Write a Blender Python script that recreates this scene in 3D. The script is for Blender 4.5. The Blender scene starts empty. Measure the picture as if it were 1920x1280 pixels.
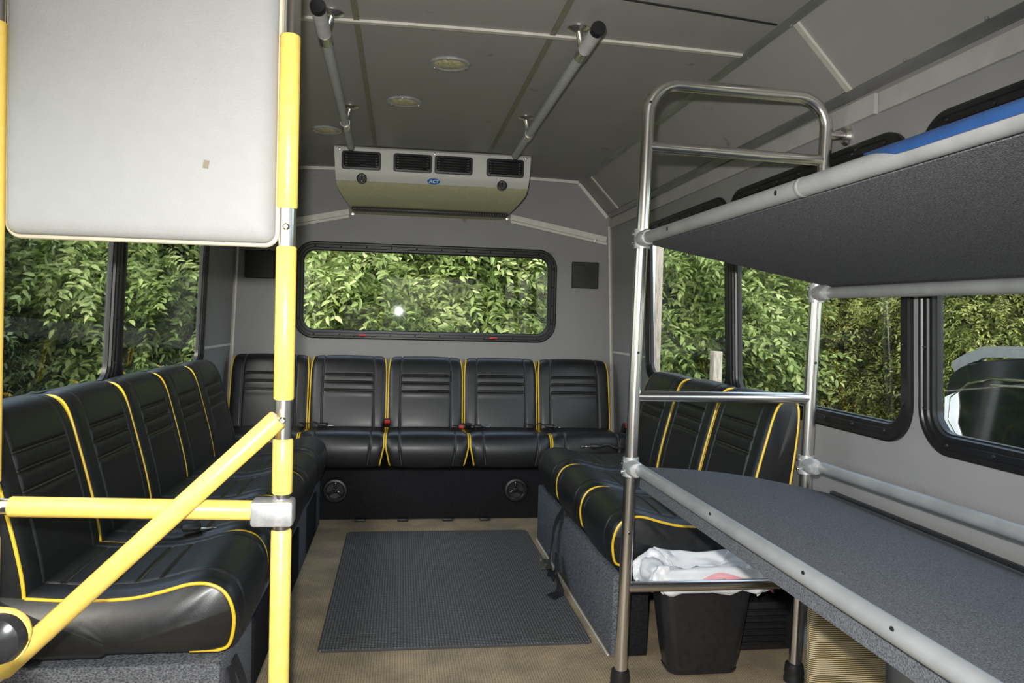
import bpy, bmesh, math, random
from mathutils import Vector, Matrix
import numpy as np

# ------------------------------------------------------------------ camera, light, exposure
SC = bpy.context.scene
COL = SC.collection
PI = math.pi

cam_d = bpy.data.cameras.new('camera')
cam = bpy.data.objects.new('camera', cam_d)
COL.objects.link(cam)
cam_d.sensor_width = 36.0
cam_d.lens = 36.0 * 1470 / 1920
cam_d.clip_start = 0.02
cam_d.clip_end = 200
cam.matrix_world = Matrix(((0.98981456, -0.02182943, -0.14067909, 0.0),
                           (-0.14004502, 0.02827832, -0.98974124, 0.0),
                           (0.02558366, 0.9993617, 0.02493319, 1.08),
                           (0, 0, 0, 1)))
SC.camera = cam
SC.view_settings.view_transform = 'Standard'
SC.view_settings.look = 'None'
SC.view_settings.gamma = 1
SC.view_settings.exposure = 0.0
SC.cycles.max_bounces = 8
SC.cycles.transparent_max_bounces = 16
SC.cycles.sample_clamp_indirect = 4.0
SC.cycles.use_denoising = True

W = bpy.data.worlds.new('overcast_sky')
SC.world = W
W.use_nodes = True
nt = W.node_tree
bg = nt.nodes['Background']
sky = nt.nodes.new('ShaderNodeTexSky')
sky.sky_type = 'NISHITA'
sky.sun_disc = False
sky.sun_elevation = math.radians(48)
sky.sun_rotation = math.radians(200)
sky.dust_density = 4.0
mixw = nt.nodes.new('ShaderNodeMix')
mixw.data_type = 'RGBA'
mixw.inputs[0].default_value = 0.85
mixw.inputs[7].default_value = (0.27, 0.29, 0.31, 1)
nt.links.new(sky.outputs[0], mixw.inputs[6])
SKY_GAIN = 1.0
nt.links.new(mixw.outputs[2], bg.inputs[0])
bg.inputs[1].default_value = 5.2

sun_d = bpy.data.lights.new('hazy_sun', 'SUN')
sun_d.energy = 2.6
sun_d.angle = math.radians(12)
sun_d.color = (1.0, 0.96, 0.88)
sun = bpy.data.objects.new('hazy_sun', sun_d)
sun.rotation_euler = (math.radians(42), math.radians(8), math.radians(-25))
COL.objects.link(sun)

fl_d = bpy.data.lights.new('camera_flash', 'SPOT')
fl_d.energy = 228
fl_d.shadow_soft_size = 0.018
fl_d.spot_size = math.radians(114)
fl_d.spot_blend = 1.0
fl_d.color = (1.0, 0.985, 0.96)
fl = bpy.data.objects.new('camera_flash', fl_d)
fl.location = (-0.03, 0.02, 1.178)
fl.rotation_euler = (math.radians(81.5), 0, math.radians(-7))
COL.objects.link(fl)

# ------------------------------------------------------------------ helpers
OFF = {}


def nodes_of(name):
    m = bpy.data.materials.new(name)
    m.use_nodes = True
    t = m.node_tree
    return m, t, t.nodes['Principled BSDF']


def noise_mat(name, c1, c2, scale=60, rough=0.6, metal=0.0, bump=0.0, detail=4, spec=0.5, stretch=(1, 1, 1), lo=0.35, hi=0.65,
              bscale=None, rough2=None):
    m, t, b = nodes_of(name)
    tc = t.nodes.new('ShaderNodeTexCoord')
    mp = t.nodes.new('ShaderNodeMapping')
    mp.inputs['Scale'].default_value = stretch
    t.links.new(tc.outputs['Object'], mp.inputs[0])
    n = t.nodes.new('ShaderNodeTexNoise')
    n.inputs['Scale'].default_value = scale
    n.inputs['Detail'].default_value = detail
    t.links.new(mp.outputs[0], n.inputs['Vector'])
    r = t.nodes.new('ShaderNodeValToRGB')
    r.color_ramp.elements[0].position = lo
    r.color_ramp.elements[1].position = hi
    r.color_ramp.elements[0].color = (*c1, 1)
    r.color_ramp.elements[1].color = (*c2, 1)
    t.links.new(n.outputs['Fac'], r.inputs[0])
    t.links.new(r.outputs[0], b.inputs['Base Color'])
    b.inputs['Roughness'].default_value = rough
    b.inputs['Metallic'].default_value = metal
    b.inputs['Specular IOR Level'].default_value = spec
    if rough2 is not None:
        mr = t.nodes.new('ShaderNodeMapRange')
        mr.inputs['To Min'].default_value = rough
        mr.inputs['To Max'].default_value = rough2
        t.links.new(n.outputs['Fac'], mr.inputs[0])
        t.links.new(mr.outputs[0], b.inputs['Roughness'])
    if bump:
        n2 = n
        if bscale:
            n2 = t.nodes.new('ShaderNodeTexNoise')
            n2.inputs['Scale'].default_value = bscale
            n2.inputs['Detail'].default_value = 2
            t.links.new(mp.outputs[0], n2.inputs['Vector'])
        bp = t.nodes.new('ShaderNodeBump')
        bp.inputs['Strength'].default_value = bump
        bp.inputs['Distance'].default_value = 0.004
        t.links.new(n2.outputs['Fac'], bp.inputs['Height'])
        t.links.new(bp.outputs[0], b.inputs['Normal'])
    return m


def weave_mat(name, c, c2, freq=420, rough=0.55, bump=0.12, depth=0.07):
    """woven vinyl: crossed fine waves over a soft colour drift"""
    m, t, b = nodes_of(name)
    tc = t.nodes.new('ShaderNodeTexCoord')
    n = t.nodes.new('ShaderNodeTexNoise')
    n.inputs['Scale'].default_value = 3.0
    n.inputs['Detail'].default_value = 5
    t.links.new(tc.outputs['Object'], n.inputs['Vector'])
    r = t.nodes.new('ShaderNodeValToRGB')
    r.color_ramp.elements[0].position = 0.3
    r.color_ramp.elements[1].position = 0.7
    r.color_ramp.elements[0].color = (*c, 1)
    r.color_ramp.elements[1].color = (*c2, 1)
    t.links.new(n.outputs['Fac'], r.inputs[0])
    sn = t.nodes.new('ShaderNodeTexNoise')
    sn.inputs['Scale'].default_value = 9.0
    sn.inputs['Detail'].default_value = 3
    t.links.new(tc.outputs['Object'], sn.inputs['Vector'])
    sr = t.nodes.new('ShaderNodeValToRGB')
    sr.color_ramp.elements[0].position = 0.69
    sr.color_ramp.elements[1].position = 0.76
    sr.color_ramp.elements[0].color = (1, 1, 1, 1)
    sr.color_ramp.elements[1].color = (0.62, 0.56, 0.50, 1)
    t.links.new(sn.outputs['Fac'], sr.inputs[0])
    sm = t.nodes.new('ShaderNodeMix')
    sm.data_type = 'RGBA'
    sm.blend_type = 'MULTIPLY'
    sm.inputs[0].default_value = 1
    t.links.new(r.outputs[0], sm.inputs[6])
    t.links.new(sr.outputs[0], sm.inputs[7])
    h = None
    for d in ('X', 'Y', 'Z'):
        w = t.nodes.new('ShaderNodeTexWave')
        w.bands_direction = d
        w.inputs['Scale'].default_value = freq / 6.0
        w.inputs['Distortion'].default_value = 0.6
        t.links.new(tc.outputs['Object'], w.inputs['Vector'])
        if h is None:
            h = w.outputs['Fac']
        else:
            a = t.nodes.new('ShaderNodeMath')
            a.operation = 'MULTIPLY'
            t.links.new(h, a.inputs[0])
            t.links.new(w.outputs['Fac'], a.inputs[1])
            h = a.outputs[0]
    mx = t.nodes.new('ShaderNodeMix')
    mx.data_type = 'RGBA'
    mx.blend_type = 'MULTIPLY'
    mx.inputs[7].default_value = (0.7, 0.7, 0.7, 1)
    ml = t.nodes.new('ShaderNodeMath')
    ml.operation = 'MULTIPLY'
    ml.inputs[1].default_value = depth * 4
    t.links.new(h, ml.inputs[0])
    t.links.new(ml.outputs[0], mx.inputs[0])
    t.links.new(sm.outputs[2], mx.inputs[6])
    t.links.new(mx.outputs[2], b.inputs['Base Color'])
    bp = t.nodes.new('ShaderNodeBump')
    bp.inputs['Strength'].default_value = bump
    bp.inputs['Distance'].default_value = 0.002
    t.links.new(h, bp.inputs['Height'])
    t.links.new(bp.outputs[0], b.inputs['Normal'])
    b.inputs['Roughness'].default_value = rough
    return m


def flat(name, c, rough=0.5, metal=0.0, spec=0.5, coat=0.0):
    return noise_mat(name, tuple(x * 0.93 for x in c), tuple(min(1, x * 1.05) for x in c), 25, rough, metal, 0.0, 3, spec)


MAT = {}
MAT['wall'] = weave_mat('woven_grey_vinyl', (0.275, 0.272, 0.27), (0.305, 0.30, 0.297))
MAT['ceil'] = weave_mat('woven_ceiling_vinyl', (0.30, 0.295, 0.28), (0.325, 0.32, 0.30))
MAT['trim'] = flat('cream_trim_plastic', (0.72, 0.70, 0.63), 0.45)
MAT['ctrim'] = flat('beige_ceiling_strip', (0.52, 0.50, 0.44), 0.5)
MAT['seam'] = flat('olive_seam_tape', (0.2, 0.195, 0.14), 0.5)
MAT['gtrim'] = noise_mat('grey_aluminium_trim', (0.26, 0.26, 0.26), (0.36, 0.36, 0.35), 30, 0.38, 0.7, 0, 3, 0.5, (1, 0.1, 1))
MAT['ltrim'] = noise_mat('pale_painted_trim', (0.40, 0.39, 0.37), (0.46, 0.45, 0.43), 12, 0.45)
MAT['leather'] = noise_mat('black_leather', (0.006, 0.0064, 0.0075), (0.010, 0.0106, 0.012), 40, 0.40, 0, 0.08, 6, 0.55, bscale=420, rough2=0.48)
for n_ in MAT['leather'].node_tree.nodes:
    if n_.type == 'BSDF_PRINCIPLED':
        n_.inputs['Coat Weight'].default_value = 0.15
        n_.inputs['Coat Roughness'].default_value = 0.24
MAT['thread'] = flat('grey_thread', (0.13, 0.13, 0.12), 0.6)
MAT['othread'] = flat('olive_thread', (0.055, 0.054, 0.035), 0.6)
MAT['piping'] = flat('yellow_piping', (0.80, 0.52, 0.03), 0.4)
MAT['yellow'] = noise_mat('yellow_grip_sleeve', (0.92, 0.63, 0.13), (0.95, 0.68, 0.16), 60, 0.32, 0, 0.14, 2, 0.5, bscale=300)
MAT['steel'] = noise_mat('brushed_stainless', (0.76, 0.73, 0.70), (0.82, 0.79, 0.76), 8, 0.23, 1.0, 0.0, 3, 0.5)
MAT['chrome'] = noise_mat('polished_chrome', (0.7, 0.7, 0.7), (0.8, 0.8, 0.8), 20, 0.1, 1.0)
MAT['alu'] = noise_mat('satin_aluminium_rail', (0.29, 0.298, 0.30), (0.35, 0.358, 0.36), 14, 0.42, 0.25, 0.03, 4, 0.5)
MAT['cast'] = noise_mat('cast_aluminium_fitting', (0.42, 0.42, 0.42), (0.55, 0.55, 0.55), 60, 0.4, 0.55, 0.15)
MAT['carpet'] = noise_mat('charcoal_carpet', (0.052, 0.054, 0.060), (0.19, 0.196, 0.210), 420, 0.95, 0, 0.6, 3, 0.1, lo=0.3, hi=0.72)
MAT['carpet_side'] = noise_mat('charcoal_carpet_on_box', (0.05, 0.053, 0.06), (0.20, 0.207, 0.222), 190, 0.95, 0, 0.9, 3, 0.1, (1, 1, 1.6), lo=0.34, hi=0.68)
MAT['carpet_dark'] = noise_mat('black_carpet', (0.008, 0.008, 0.009), (0.02, 0.02, 0.022), 220, 0.95, 0, 0.7, 3, 0.1)
MAT['black'] = noise_mat('black_plastic', (0.010, 0.010, 0.011), (0.016, 0.016, 0.017), 70, 0.42, 0, 0.08, 3, 0.5)
MAT['black_gloss'] = flat('glossy_black_rubber', (0.014, 0.014, 0.015), 0.18)
MAT['frame'] = noise_mat('black_anodised_frame', (0.009, 0.009, 0.010), (0.013, 0.013, 0.014), 40, 0.36, 0.0, 0, 3, 0.4)
MAT['pit'] = flat('dark_recess', (0.004, 0.004, 0.004), 0.8)
MAT['web'] = noise_mat('black_seat_belt_webbing', (0.012, 0.012, 0.014), (0.03, 0.03, 0.034), 200, 0.45, 0, 0.3, 2)
MAT['red'] = flat('red_release_button', (0.55, 0.03, 0.03), 0.4)
MAT['panel'] = noise_mat('white_padded_vinyl', (0.32, 0.32, 0.313), (0.33, 0.33, 0.323), 30, 0.6, 0, 0.18, 4, 0.4, bscale=330)
MAT['panel_edge'] = flat('beige_vinyl_edging', (0.55, 0.50, 0.38), 0.5)
MAT['scuff'] = flat('tan_scuff', (0.22, 0.19, 0.13), 0.7)
MAT['ac'] = noise_mat('speckled_grey_plastic', (0.52, 0.52, 0.485), (0.60, 0.60, 0.56), 320, 0.45, 0, 0.25, 2)
MAT['ac_low'] = noise_mat('grey_plastic_with_flash_tint', (0.50, 0.485, 0.30), (0.56, 0.545, 0.34), 60, 0.5, 0, 0.1, 2)  # olive tone is the flash reflection painted into the grey lower shell
MAT['blue'] = noise_mat('blue_vinyl', (0.014, 0.052, 0.165), (0.022, 0.072, 0.215), 14, 0.4, 0, 0.1, 4)
MAT['badge'] = flat('blue_badge', (0.01, 0.14, 0.50), 0.3)
MAT['white'] = flat('white_lettering', (0.8, 0.8, 0.8), 0.4)
MAT['lens'] = noise_mat('frosted_lamp_lens', (0.36, 0.33, 0.17), (0.62, 0.58, 0.36), 70, 0.3, 0, 0.4, 2)
MAT['bag'] = noise_mat('white_bin_liner', (0.70, 0.71, 0.73), (0.80, 0.81, 0.82), 12, 0.4, 0, 0.15, 3)
MAT['pink'] = flat('pink_drawstring', (0.74, 0.36, 0.40), 0.45)
MAT['bin'] = noise_mat('black_bin_plastic', (0.012, 0.012, 0.013), (0.018, 0.018, 0.019), 60, 0.36, 0, 0.06, 2)
MAT['grip'] = noise_mat('grey_ribbed_grip', (0.40, 0.405, 0.415), (0.48, 0.485, 0.495), 90, 0.45, 0, 0.2, 2)
MAT['lgrip'] = flat('pale_ribbed_grip', (0.60, 0.60, 0.61), 0.5)
MAT['ground'] = noise_mat('leaf_littered_ground', (0.045, 0.05, 0.025), (0.14, 0.13, 0.07), 6, 0.95, 0, 0.5, 6)
MAT['bark'] = noise_mat('grey_bark', (0.05, 0.042, 0.032), (0.13, 0.11, 0.085), 14, 0.9, 0, 0.8, 5, 0.2, (1, 1, 0.25))
MAT['wood'] = noise_mat('weathered_grey_wood', (0.20, 0.18, 0.15), (0.34, 0.31, 0.27), 20, 0.9, 0, 0.4, 5, 0.2, (4, 4, 0.5))
MAT['whitepaint_and_glint'] = noise_mat('white_post_paint_and_trim_glint', (0.62, 0.66, 0.70), (0.74, 0.77, 0.80), 8, 0.6)  # paint of the post; also the painted reflection on the car trim
MAT['carpaint'] = flat('black_car_paint', (0.008, 0.010, 0.012), 0.12, 0.0, 0.6)
MAT['carglass'] = flat('dark_car_glass', (0.006, 0.008, 0.008), 0.06, 0.0, 0.6)
MAT['silver'] = flat('silver_roof_rail', (0.38, 0.40, 0.42), 0.35, 0.6)
MAT['tyre'] = flat('tyre_rubber', (0.015, 0.015, 0.015), 0.8)


def floor_mat():
    m, t, b = nodes_of('tan_speckled_rubber_floor')
    tc = t.nodes.new('ShaderNodeTexCoord')
    v = t.nodes.new('ShaderNodeTexVoronoi')
    v.inputs['Scale'].default_value = 120
    v.inputs['Randomness'].default_value = 0.15
    t.links.new(tc.outputs['Object'], v.inputs['Vector'])
    r = t.nodes.new('ShaderNodeValToRGB')
    r.color_ramp.elements[0].position = 0.25
    r.color_ramp.elements[1].position = 0.5
    r.color_ramp.elements[0].color = (0.48, 0.39, 0.26, 1)
    r.color_ramp.elements[1].color = (0.245, 0.195, 0.13, 1)
    t.links.new(v.outputs['Distance'], r.inputs[0])
    n = t.nodes.new('ShaderNodeTexNoise')
    n.inputs['Scale'].default_value = 7
    n.inputs['Detail'].default_value = 6
    t.links.new(tc.outputs['Object'], n.inputs['Vector'])
    r2 = t.nodes.new('ShaderNodeValToRGB')
    r2.color_ramp.elements[0].position = 0.35
    r2.color_ramp.elements[1].position = 0.65
    r2.color_ramp.elements[0].color = (0.75, 0.75, 0.75, 1)
    r2.color_ramp.elements[1].color = (1.15, 1.12, 1.05, 1)
    t.links.new(n.outputs['Fac'], r2.inputs[0])
    mx = t.nodes.new('ShaderNodeMix')
    mx.data_type = 'RGBA'
    mx.blend_type = 'MULTIPLY'
    mx.inputs[0].default_value = 1
    t.links.new(r.outputs[0], mx.inputs[6])
    t.links.new(r2.outputs[0], mx.inputs[7])
    t.links.new(mx.outputs[2], b.inputs['Base Color'])
    b.inputs['Roughness'].default_value = 0.65
    return m


def stripe_mat(name, c1, c2, scale, direction, rough=0.7, lo=0.4, hi=0.6, dist=0.0):
    m, t, b = nodes_of(name)
    tc = t.nodes.new('ShaderNodeTexCoord')
    w = t.nodes.new('ShaderNodeTexWave')
    w.bands_direction = direction
    w.inputs['Scale'].default_value = scale
    w.inputs['Distortion'].default_value = dist
    t.links.new(tc.outputs['Object'], w.inputs['Vector'])
    r = t.nodes.new('ShaderNodeValToRGB')
    r.color_ramp.elements[0].position = lo
    r.color_ramp.elements[1].position = hi
    r.color_ramp.elements[0].color = (*c1, 1)
    r.color_ramp.elements[1].color = (*c2, 1)
    t.links.new(w.outputs['Fac'], r.inputs[0])
    t.links.new(r.outputs[0], b.inputs['Base Color'])
    b.inputs['Roughness'].default_value = rough
    return m


def mat_mat():
    """ribbed entrance matting: small checks of raised cords"""
    m, t, b = nodes_of('ribbed_grey_matting')
    tc = t.nodes.new('ShaderNodeTexCoord')
    h = None
    for d, s in (('X', 30), ('Y', 24)):
        w = t.nodes.new('ShaderNodeTexWave')
        w.bands_direction = d
        w.inputs['Scale'].default_value = s
        w.inputs['Distortion'].default_value = 1.5
        w.inputs['Detail Scale'].default_value = 4
        t.links.new(tc.outputs['Object'], w.inputs['Vector'])
        if h is None:
            h = w.outputs['Fac']
        else:
            a = t.nodes.new('ShaderNodeMath')
            a.operation = 'MULTIPLY'
            t.links.new(h, a.inputs[0])
            t.links.new(w.outputs['Fac'], a.inputs[1])
            h = a.outputs[0]
    n = t.nodes.new('ShaderNodeTexNoise')
    n.inputs['Scale'].default_value = 150
    t.links.new(tc.outputs['Object'], n.inputs['Vector'])
    a = t.nodes.new('ShaderNodeMath')
    a.operation = 'MULTIPLY'
    t.links.new(h, a.inputs[0])
    t.links.new(n.outputs['Fac'], a.inputs[1])
    r = t.nodes.new('ShaderNodeValToRGB')
    r.color_ramp.elements[0].position = 0.05
    r.color_ramp.elements[1].position = 0.45
    r.color_ramp.elements[0].color = (0.055, 0.0555, 0.057, 1)
    r.color_ramp.elements[1].color = (0.20, 0.202, 0.206, 1)
    t.links.new(a.outputs[0], r.inputs[0])
    t.links.new(r.outputs[0], b.inputs['Base Color'])
    bp = t.nodes.new('ShaderNodeBump')
    bp.inputs['Strength'].default_value = 0.6
    bp.inputs['Distance'].default_value = 0.004
    t.links.new(a.outputs[0], bp.inputs['Height'])
    t.links.new(bp.outputs[0], b.inputs['Normal'])
    b.inputs['Roughness'].default_value = 0.95
    return m


def glass_mat(name, tint, refl=0.042):
    m = bpy.data.materials.new(name)
    m.use_nodes = True
    t = m.node_tree
    t.nodes.clear()
    out = t.nodes.new('ShaderNodeOutputMaterial')
    tr = t.nodes.new('ShaderNodeBsdfTransparent')
    tr.inputs[0].default_value = (*tint, 1)
    gl = t.nodes.new('ShaderNodeBsdfGlossy')
    gl.inputs['Roughness'].default_value = 0.02
    gl.inputs[0].default_value = (0.9, 0.92, 0.95, 1)
    lw = t.nodes.new('ShaderNodeLayerWeight')
    pw = t.nodes.new('ShaderNodeMath')
    pw.operation = 'POWER'
    pw.inputs[1].default_value = 5.0
    t.links.new(lw.outputs['Facing'], pw.inputs[0])
    fr = t.nodes.new('ShaderNodeMath')
    fr.operation = 'MULTIPLY_ADD'
    fr.inputs[1].default_value = 0.85
    fr.inputs[2].default_value = refl
    t.links.new(pw.outputs[0], fr.inputs[0])
    mx = t.nodes.new('ShaderNodeMixShader')
    t.links.new(fr.outputs[0], mx.inputs[0])
    t.links.new(tr.outputs[0], mx.inputs[1])
    t.links.new(gl.outputs[0], mx.inputs[2])
    t.links.new(mx.outputs[0], out.inputs[0])
    return m


def leaf_mat(name, a, b_, c, trans=0.35):
    m = bpy.data.materials.new(name)
    m.use_nodes = True
    t = m.node_tree
    t.nodes.clear()
    out = t.nodes.new('ShaderNodeOutputMaterial')
    geo = t.nodes.new('ShaderNodeNewGeometry')
    r = t.nodes.new('ShaderNodeValToRGB')
    r.color_ramp.elements[0].color = (*a, 1)
    r.color_ramp.elements[1].color = (*c, 1)
    e = r.color_ramp.elements.new(0.55)
    e.color = (*b_, 1)
    tc = t.nodes.new('ShaderNodeTexCoord')
    n = t.nodes.new('ShaderNodeTexNoise')
    n.inputs['Scale'].default_value = 1.6
    t.links.new(tc.outputs['Object'], n.inputs['Vector'])
    ad = t.nodes.new('ShaderNodeMath')
    ad.operation = 'MULTIPLY_ADD'
    ad.inputs[1].default_value = 0.55
    t.links.new(geo.outputs['Random Per Island'], ad.inputs[0])
    mm = t.nodes.new('ShaderNodeMapRange')
    mm.inputs['From Min'].default_value = 0.3
    mm.inputs['From Max'].default_value = 0.7
    mm.inputs['To Max'].default_value = 0.45
    t.links.new(n.outputs['Fac'], mm.inputs[0])
    t.links.new(mm.outputs[0], ad.inputs[2])
    t.links.new(ad.outputs[0], r.inputs[0])
    d = t.nodes.new('ShaderNodeBsdfPrincipled')
    d.inputs['Roughness'].default_value = 0.5
    d.inputs['Specular IOR Level'].default_value = 0.35
    tl = t.nodes.new('ShaderNodeBsdfTranslucent')
    t.links.new(r.outputs[0], d.inputs['Base Color'])
    t.links.new(r.outputs[0], tl.inputs[0])
    mx = t.nodes.new('ShaderNodeMixShader')
    mx.inputs[0].default_value = trans
    t.links.new(d.outputs[0], mx.inputs[1])
    t.links.new(tl.outputs[0], mx.inputs[2])
    t.links.new(mx.outputs[0], out.inputs[0])
    return m


MAT['floor'] = floor_mat()
MAT['mat'] = mat_mat()
MAT['ribs'] = stripe_mat('ribbed_tan_rubber', (0.045, 0.035, 0.02), (0.60, 0.48, 0.26), 57, 'Z', 0.6, 0.35, 0.65)
MAT['glass_rear'] = glass_mat('clear_rear_glass', (0.93, 0.95, 0.92))
MAT['glass_front'] = glass_mat('shaded_windscreen_glass', (0.30, 0.33, 0.31))
MAT['glass_side'] = glass_mat('tinted_side_glass', (0.60, 0.64, 0.62))
MAT['leaf_rear'] = leaf_mat('bright_leaves', (0.065, 0.11, 0.025), (0.20, 0.275, 0.08), (0.42, 0.47, 0.22))
MAT['leaf_left'] = leaf_mat('dark_leaves', (0.045, 0.07, 0.026), (0.12, 0.165, 0.07), (0.30, 0.34, 0.19))
MAT['leaf_right'] = leaf_mat('yellow_green_leaves', (0.055, 0.08, 0.02), (0.20, 0.24, 0.06), (0.48, 0.47, 0.18))
MAT['leaf_olive'] = leaf_mat('olive_leaves', (0.09, 0.11, 0.025), (0.22, 0.23, 0.06), (0.42, 0.38, 0.12))


def off_of(p):
    return OFF.get(p.name, Vector((0, 0, 0))) if p else Vector((0, 0, 0))


def link(name, me, m, parent=None):
    o = bpy.data.objects.new(name, me)
    COL.objects.link(o)
    if m is not None:
        for mm in (m if isinstance(m, (list, tuple)) else [m]):
            me.materials.append(mm)
    if parent is not None:
        o.parent = parent
        of = off_of(parent)
        OFF[o.name] = of
        if of.length > 0:
            me.transform(Matrix.Translation(-of))
    return o


def obj(name, bm, m, parent=None, smooth=True, angle=35):
    me = bpy.data.meshes.new(name)
    bmesh.ops.recalc_face_normals(bm, faces=bm.faces)
    bm.to_mesh(me)
    bm.free()
    if smooth:
        me.polygons.foreach_set('use_smooth', [True] * len(me.polygons))
        me.set_sharp_from_angle(angle=math.radians(angle))
    return link(name, me, m, parent)


def thing(name, label, cat, loc=(0, 0, 0), group=None, rz=0.0):
    o = bpy.data.objects.new(name, None)
    COL.objects.link(o)
    o.empty_display_size = 0.1
    o.location = loc
    o.rotation_euler = (0, 0, rz)
    OFF[o.name] = Vector(loc) if rz == 0 else Vector((0, 0, 0))
    tag(o, label, cat, group)
    return o


def tag(o, label, cat, group=None):
    o['label'] = label
    o['category'] = cat
    if group:
        o['group'] = group
    return o


def struct(o):
    o['kind'] = 'structure'
    return o


def struct_root(name, loc=(0, 0, 0)):
    o = bpy.data.objects.new(name, None)
    COL.objects.link(o)
    o.location = loc
    OFF[o.name] = Vector(loc)
    o['kind'] = 'structure'
    return o


def copy_tree(o, parent=None):
    c = o.copy()
    COL.objects.link(c)
    if parent is not None:
        c.parent = parent
    for ch in list(o.children):
        copy_tree(ch, c)
    return c


def add_box(bm, c, s, bev=0.0, rot=None, seg=2):
    r = bmesh.ops.create_cube(bm, size=1.0)
    vs = r['verts']
    bmesh.ops.scale(bm, vec=s, verts=vs)
    if bev > 0:
        es = list({e for v in vs for e in v.link_edges})
        rb = bmesh.ops.bevel(bm, geom=es, offset=bev, segments=seg, affect='EDGES', profile=0.5)
        vs = list({v for f in rb['faces'] for v in f.verts} | {v for v in vs if v.is_valid})
        vs = [v for v in vs if v.is_valid]
        # gather the whole island
        seen = set(vs)
        st = list(vs)
        while st:
            v = st.pop()
            for e in v.link_edges:
                w = e.other_vert(v)
                if w not in seen:
                    seen.add(w)
                    st.append(w)
        vs = list(seen)
    if rot is not None:
        bmesh.ops.transform(bm, matrix=rot.to_4x4(), verts=vs)
    bmesh.ops.translate(bm, vec=c, verts=vs)
    return vs


def box(name, c, s, m, parent=None, bev=0.0, rot=None, seg=2):
    bm = bmesh.new()
    add_box(bm, c, s, bev, rot, seg)
    return obj(name, bm, m, parent)


def frames(pts):
    P = [Vector(p) for p in pts]
    T = []
    for i in range(len(P)):
        if i == 0:
            d = P[1] - P[0]
        elif i == len(P) - 1:
            d = P[-1] - P[-2]
        else:
            d = (P[i + 1] - P[i]).normalized() + (P[i] - P[i - 1]).normalized()
        T.append(d.normalized())
    up = Vector((0, 0, 1))
    if abs(T[0].dot(up)) > 0.9:
        up = Vector((0, 1, 0))
    N = [(up - T[0] * up.dot(T[0])).normalized()]
    for i in range(1, len(P)):
        n = N[-1] - T[i] * N[-1].dot(T[i])
        N.append(n.normalized())
    return P, T, N


def add_tube(bm, pts, r, n=14, caps=True):
    P, T, N = frames(pts)
    rr = r if isinstance(r, (list, tuple)) else [r] * len(P)
    rings = []
    for p, t, nn, q in zip(P, T, N, rr):
        b = t.cross(nn)
        rings.append([bm.verts.new(p + nn * math.cos(2 * PI * k / n) * q + b * math.sin(2 * PI * k / n) * q) for k in range(n)])
    for a, b in zip(rings, rings[1:]):
        for k in range(n):
            bm.faces.new((a[k], a[(k + 1) % n], b[(k + 1) % n], b[k]))
    if caps:
        bm.faces.new(rings[0][::-1])
        bm.faces.new(rings[-1])


def tube(name, pts, r, m, parent=None, n=16, caps=True):
    bm = bmesh.new()
    add_tube(bm, pts, r, n, caps)
    return obj(name, bm, m, parent)


def add_ribbon(bm, pts, w, th, wdir):
    """flat webbing: rectangle w x th swept along pts, width along wdir"""
    P, T, N = frames(pts)
    rings = []
    wd = Vector(wdir).normalized()
    for p, t in zip(P, T):
        a = (wd - t * wd.dot(t)).normalized()
        b = t.cross(a)
        rings.append([bm.verts.new(p + a * x * w / 2 + b * y * th / 2) for x, y in ((-1, -1), (1, -1), (1, 1), (-1, 1))])
    for a, b in zip(rings, rings[1:]):
        for k in range(4):
            bm.faces.new((a[k], a[(k + 1) % 4], b[(k + 1) % 4], b[k]))
    bm.faces.new(rings[0][::-1])
    bm.faces.new(rings[-1])


def smooth_path(pts, k=6):
    P = [Vector(p) for p in pts]
    out = []
    for i in range(len(P) - 1):
        p0 = P[max(i - 1, 0)]
        p1, p2 = P[i], P[i + 1]
        p3 = P[min(i + 2, len(P) - 1)]
        for j in range(k):
            t = j / k
            out.append(0.5 * ((2 * p1) + (-p0 + p2) * t + (2 * p0 - 5 * p1 + 4 * p2 - p3) * t * t + (-p0 + 3 * p1 - 3 * p2 + p3) * t ** 3))
    out.append(P[-1])
    return out


def add_lathe(bm, prof, c, axis='Z', n=32):
    """prof: (radius, height) pairs"""
    rings = []
    for r, h in prof:
        ring = []
        for k in range(n):
            a = 2 * PI * k / n
            x, y = r * math.cos(a), r * math.sin(a)
            v = {'Z': (x, y, h), 'Y': (x, h, y), 'X': (h, x, y)}[axis]
            ring.append(bm.verts.new(Vector(c) + Vector(v)))
        rings.append(ring)
    for a, b in zip(rings, rings[1:]):
        for k in range(n):
            bm.faces.new((a[k], a[(k + 1) % n], b[(k + 1) % n], b[k]))
    if prof[0][0] > 1e-4:
        bm.faces.new(rings[0][::-1])
    if prof[-1][0] > 1e-4:
        bm.faces.new(rings[-1])


def lathe(name, prof, c, axis, m, parent=None, n=32):
    bm = bmesh.new()
    add_lathe(bm, prof, c, axis, n)
    bmesh.ops.remove_doubles(bm, verts=bm.verts, dist=1e-5)
    return obj(name, bm, m, parent)


def rrect(w0, w1, h0, h1, r, n=8):
    pts = []
    for cx, cy, a0 in ((w1 - r, h1 - r, 0), (w0 + r, h1 - r, 90), (w0 + r, h0 + r, 180), (w1 - r, h0 + r, 270)):
        for k in range(n + 1):
            a = math.radians(a0 + 90 * k / n)
            pts.append((cx + r * math.cos(a), cy + r * math.sin(a)))
    return pts


def add_loops(bm, loops, close_ends=False):
    """skin closed loops of equal length"""
    R = [[bm.verts.new(p) for p in L] for L in loops]
    n = len(R[0])
    for a, b in zip(R, R[1:]):
        for k in range(n):
            bm.faces.new((a[k], a[(k + 1) % n], b[(k + 1) % n], b[k]))
    if close_ends:
        bm.faces.new(R[0][::-1])
        bm.faces.new(R[-1])
    return R


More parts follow.
